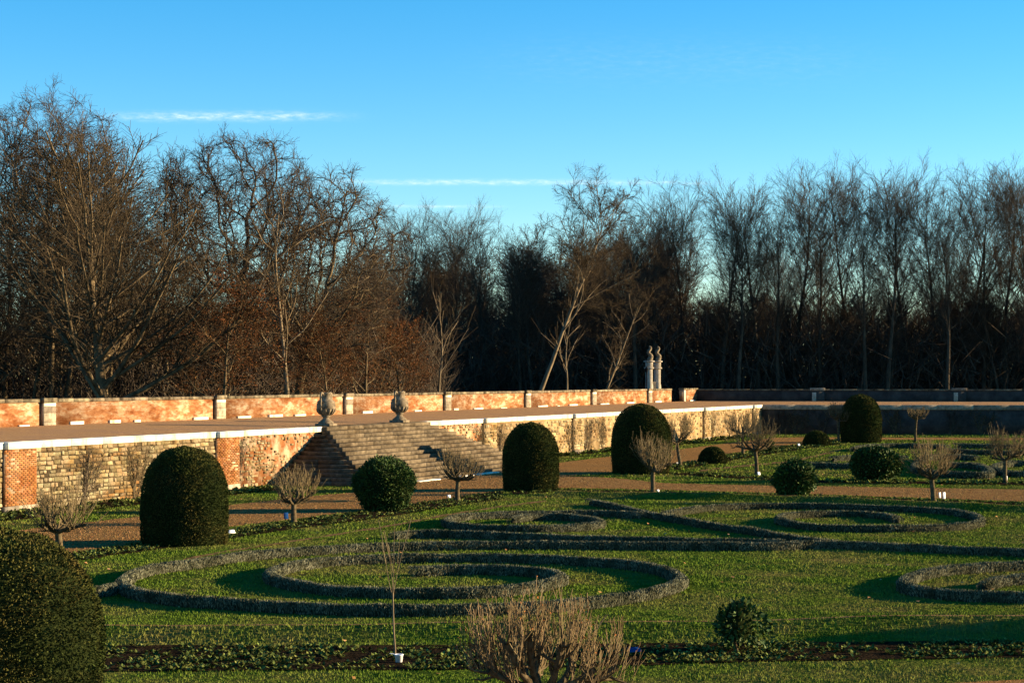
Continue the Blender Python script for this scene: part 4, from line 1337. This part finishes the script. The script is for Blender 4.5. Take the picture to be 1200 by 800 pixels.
hedge('far spiral hedge behind the tall pollard', [(1143, 535), (1115, 533), (1085, 535), (1072, 545.5), (1085, 550.5), (1120, 553.5), (1160, 553.5), (1150, 545), (1110, 542)], **FARH)
hedge('far hedge between the tall pollard and the right edge pollard', [(1110, 526.5), (1140, 527.5), (1170, 528.5), (1215, 529)], **FARH)
hedge('second far hedge below the right edge pollard', [(1215, 541), (1185, 541), (1165, 546), (1180, 552), (1215, 553)], **FARH)
hedge('topmost far parterre hedge before the far walk', [(1120, 520.5), (1150, 520.8), (1190, 521.5), (1220, 522)], **FARH)

# ------------------------------------------------------------------ pollarded standards
def pollard(seed, th, cw, top, hips=False, n1=8, n2=9, n3=3):
    """trunk height, crown width, total height -> parts"""
    rng = np.random.default_rng(seed)
    P0_ = polyline(np.zeros((1, 3)), np.array([(rng.normal(0, .04), rng.normal(0, .04), 1.0)]), np.array([th]), 8, .04, .05, rng)
    R0 = np.linspace(.105, .085, 8)[None] * 1.0; R0[:, 0] *= 1.3; R0[:, -1] = .12
    a = np.arange(n1) * 6.283 / n1 + rng.uniform(-.3, .3, n1)
    inner = rng.uniform(.45, 1.0, n1)
    st1 = np.repeat(P0_[:, -1] - np.array((0, 0, .05)), n1, 0)
    d1 = np.stack((np.cos(a) * inner, np.sin(a) * inner, rng.uniform(.10, .40, n1)), 1)
    P1 = polyline(st1, d1, cw * .46 * rng.uniform(.8, 1.15, n1) * (.6 + .4 * inner), 6, .13, .10, rng)
    R1 = np.linspace(.062, .04, 6)[None] * np.ones((n1, 1)); R1[:, -1] = .05
    L1 = np.full(n1, cw * .36)
    P2, R2, L2 = children(P1, R1, L1, cnt=n2, t0=.35, t1=1.0, ang=.8, asd=.35, lr=.40, shape=one, K=4, wig=.14, up=.25, rr=.6, rmin=.013, rng=rng)
    # long upright shoots
    hz = top - th
    P3, R3, L3 = children(P2, R2, np.full(len(P2), 1.0), cnt=n3, t0=.3, t1=1.0, ang=.45, asd=.2, lr=hz * .55, shape=one, K=5, wig=.04, up=.16, rr=.55 if not hips else .32, rmin=.0065 if not hips else .0042, rng=rng, upmix=.8 if not hips else 1.4, tip=.6)
    over = P3[..., 2] > top + .1
    P4, R4, L4 = children(P3, R3, L3, cnt=2, t0=.2, t1=.9, ang=.4, asd=.2, lr=.4, shape=one, K=3, wig=.08, up=.15, rr=.7, rmin=.005, rng=rng)
    V, Q, n = [], [], 0
    for p, r_, sd in ((P0_, R0, 9), (P1, R1, 6), (P2, R2, 5)):
        v, q = tubes(p, r_, sd); V.append(v); Q.append(q + n); n += len(v)
    # swollen pollard head
    tr = npmesh('pollard_trunk', np.concatenate(V), [np.concatenate(Q)], M['rosebark'], True)
    V, Q, n = [], [], 0
    for p, r_ in ((P3, R3), (P4, R4)):
        v, q = tubes(p, r_, 3); V.append(v); Q.append(q + n); n += len(v)
    V = np.concatenate(V); Q = np.concatenate(Q); fs = [Q]; mi = np.zeros(len(Q), int)
    if hips:
        tips = P4[:, -1]; pk = tips[rng.integers(0, len(tips), 160)]
        lv, lq = leaves(pk, None, .03, rng)
        lv2, lq2 = leaves(pk, None, .03, rng)
        fs += [lq + len(V), lq2 + len(V) + len(lv)]; mi = np.concatenate((mi, np.ones(len(lq) + len(lq2), int)))
        V = np.concatenate((V, lv, lv2))
    cr = npmesh('pollard_crown', V, fs, [M['rosetwig'] if not hips else M['straw'], M['hip']], False, mi)
    return tr, cr


PGp = 'pollarded standards along the garden walks'
for i, (px, py, th, cw, top, lab) in enumerate((
        (70, 655, .78, 1.75, 2.15, 'pollarded standard at the left edge beside the cut foreground yew'),
        (344, 613, .70, 1.65, 1.95, 'pollarded standard on the border left of the round evergreen bush'),
        (536, 586, .85, 1.9, 2.1, 'pollarded standard in front of the staircase foot'),
        (765, 578, 1.0, 1.75, 2.6, 'pollarded standard standing before the widest yew dome'),
        (797, 545.5, 1.3, 2.1, 2.75, 'pollarded standard behind the widest yew dome, above the low mound'),
        (887, 556.5, 1.25, 2.4, 2.8, 'broad pollarded standard with pale marks on its trunk at the parterre corner'),
        (871, 533, 1.35, 2.3, 2.75, 'dark pollarded standard half hidden behind the broad one'),
        (982.5, 518.5, 1.7, 2.0, 2.9, 'small distant pollarded standard left of the distant yew dome'),
        (1073, 517.5, 1.75, 1.6, 2.5, 'small distant pollarded standard before the shaded far wall'),
        (1094, 588, .95, 1.75, 2.6, 'tallest pollarded standard by the white tags on the cross walk'),
        (1178, 566, 1.1, 2.0, 2.65, 'pollarded standard across the walk near the right edge'),
        (630, 852, .50, 2.7, 1.42, 'foreground pollard of brown upright shoots cut by the bottom edge'))):
    front = py > 800
    tr = pollard(600 + i, th, cw, top, front, 8 if not front else 10, 6 if not front else 7, 3 if not front else 6)
    loc = G(px, py)
    tree_thing('pollard_tree', lab, 'tree', PGp, tr, (loc[0], loc[1], 0), rng.uniform(0, 6.28) if not front else .3, 1.0)

# sapling in the front bed
sp_ = build_tree(702, 1.12, .020, [
    dict(cnt=4, t0=.75, t1=1.0, ang=.24, asd=.08, lr=1.05, shape=one, K=8, wig=.05, up=.05, rr=.5, rmin=.005, tip=.4),
    dict(cnt=1, t0=.3, t1=.7, ang=.3, asd=.15, lr=.4, shape=one, K=4, wig=.06, up=.06, rr=.6, rmin=.004)],
    K0=8, wig0=.03, tip0=.7, mats=('barkpale', 'rosetwig'), name='sapling')
g = G(463, 771)
tree_thing('young_sapling', 'thin pale young sapling standing alone in the front bed', 'sapling', None, sp_, (g[0], g[1], 0), .6)

# ------------------------------------------------------------------ wall climbers
def climber(seed, w, h, mat):
    rng = np.random.default_rng(seed)
    n = 6
    st0 = np.c_[rng.normal(0, .06, n), np.zeros(n), np.zeros(n)]
    d0 = np.c_[rng.uniform(-.7, .7, n) * w / h, np.zeros(n), np.ones(n)]
    P = polyline(st0, d0, np.full(n, h * 1.0), 9, .16, .05, rng)
    R = np.linspace(.032, .014, 9)[None] * np.ones((n, 1))
    P2, R2, L2 = children(P, R, np.full(n, h), cnt=9, t0=.2, t1=1.0, ang=.8, asd=.3, lr=.35, shape=one, K=5, wig=.16, up=.06, rr=.6, rmin=.009, rng=rng)
    P3, R3, L3 = children(P2, R2, L2, cnt=5, t0=.2, t1=1.0, ang=.7, asd=.3, lr=.45, shape=one, K=3, wig=.15, up=.05, rr=.6, rmin=.006, rng=rng)
    out = []
    for group_ in ((P,), (P2, P3)):
        V, Q, nn = [], [], 0
        for p in group_:
            r_ = R if p is P else (R2 if p is P2 else R3)
            v, q = tubes(p, r_, 4 if p is P else 3); V.append(v); Q.append(q + nn); nn += len(v)
        V = np.concatenate(V)
        V[:, 1] = -np.abs(V[:, 1]) * .12 - .06
        V[:, 2] = np.clip(V[:, 2], -.05, 2.15)
        out.append(npmesh('climber', V, [np.concatenate(Q)], M[mat]))
    return out


CL = [climber(800 + i, 2.6, 2.0, 'rosebark' if i % 2 else 'barkdark') for i in range(4)]
for i, (px, lab) in enumerate(((95, 'bare climber on the stone bay behind the left pollard'), (157, 'bare climber on the stone bay just left of the tall yew'), (276, 'bare climber on the wall between the tall yew and the stairs'),
                               (563, 'dark bare climber on the brick pilaster right of the stairs'), (583, 'bare climber just left of the yew at the stair foot'), (668, 'bare climber on the wall just right of the yew at the stair foot'),
                               (688, 'bare climber midway between the two dark yews'), (706, 'bare climber beside the widest yew dome'), (800, 'bare climber on the ochre wall behind the middle pollard'), (832, 'bare climber on the ochre wall above the low mound'),
                               (856, 'bare climber on the ochre wall left of the broad pollard'), (876, 'bare climber at the shaded corner of the walls'))):
    k = (px - 600) / F
    Y = 46.1 / (SLOPE - k)
    p = wall_pt(Y)
    root = empty('wall_climber', (p[0], p[1], 0), WROT); tag(root, lab, 'climbing plant', 'bare climbers trained on the walls')
    if i in (5, 6, 7, 8, 9, 10): root.scale = (1.5, 1, 1)
    link('stem', CL[i % 4][0], root); link('shoots', CL[i % 4][1], root)
for i, (px, lab) in enumerate(((912, 'espalier on the far wall nearest the corner'), (932, 'espalier with pale stem on the far wall beside the corner one'), (962, 'espalier on the far wall above the distant low mound'), (1050, 'espalier on the far wall right of the distant yew dome'), (1112, 'espalier on the far wall under the pale pier block'), (1150, 'espalier on the far wall left of the right edge pollard'))):
    k = (px - 600) / F
    t = (k * CORNER[1] - CORNER[0]) / (FD[0] - k * FD[1])
    p = CORNER + FD * t
    root = empty('wall_climber', (p[0], p[1], 0), FAR_AZ); tag(root, lab, 'climbing plant', 'bare climbers trained on the walls')
    root.scale = (1.3, 1, 1)
    link('stem', CL[i % 4][0], root); link('shoots', CL[i % 4][1], root)


# ------------------------------------------------------------------ plant tags and tubs
def plant_tag(px, py, w, h, mat, label, tilt=.35, rz=.5):
    g = G(px, py)
    root = empty('plant_tag', (g[0], g[1], 0), rz); tag(root, label, 'plant tag', 'plant tags beside the shrubs')
    mb = MB(); mb.box(-.008, .008, -.008, .008, -.05, h * .8); link('stake', mb.mesh('stake', M['iron']), root)
    mb = MB(); mb.box(-w / 2, w / 2, -.006, .006, -h / 2, h / 2, b=.004)
    o = link('plate', mb.mesh('plate', M[mat]), root, (0, -.018, h * .8)); o.rotation_euler = (-tilt, 0, 0)


plant_tag(271, 627, .22, .15, 'white', 'white tag leaning on the border right of the tall yew', .9)
plant_tag(335, 610, .16, .22, 'blue', 'blue tag beside the pollard left of the round bush', .1)
plant_tag(526, 584, .14, .12, 'white', 'white tag beside the pollard in front of the stairs')
plant_tag(771, 577.5, .12, .12, 'white', 'white tag at the foot of the pollard before the widest yew')
plant_tag(793, 545, .16, .12, 'white', 'white tag beside the pollard behind the widest yew')
plant_tag(936, 523, .18, .16, 'white', 'white tag in the far border left of the low mound')
plant_tag(951, 522, .16, .14, 'white', 'white tag at the foot of the distant low mound')
plant_tag(1101, 585, .10, .22, 'white', 'narrow white tag close to the tallest pollard', .05)
plant_tag(1106, 586.5, .13, .26, 'white', 'larger white tag on the right of the tallest pollard', .05)
plant_tag(1179, 564, .13, .2, 'white', 'white tag at the foot of the right edge pollard', .05)
plant_tag(743, 768, .24, .14, 'blue', 'blue tag lying in the front bed beside the foreground pollard', 1.1)
plant_tag(889, 557.5, .16, .16, 'white', 'white tag at the foot of the broad pollard')
g = G(467.5, 776)
root = empty('white_tub', (g[0], g[1], 0)); tag(root, 'small white tub at the foot of the thin sapling', 'tub')
mb = MB(); mb.lathe([(0.0, 0), (.055, 0), (.07, .13), (.078, .132), (.078, .145), (.062, .145), (.055, .10), (.0, .10)], 14)
link('bucket', mb.mesh('bucket', M['white'], True), root)
mb = MB(); q = np.array([(-.075, 0, .14), (-.10, 0, .15), (-.16, 0, .155)]); mb.tube(q, [.008, .008, .006], 5)
link('handle', mb.mesh('handle', M['white']), root)
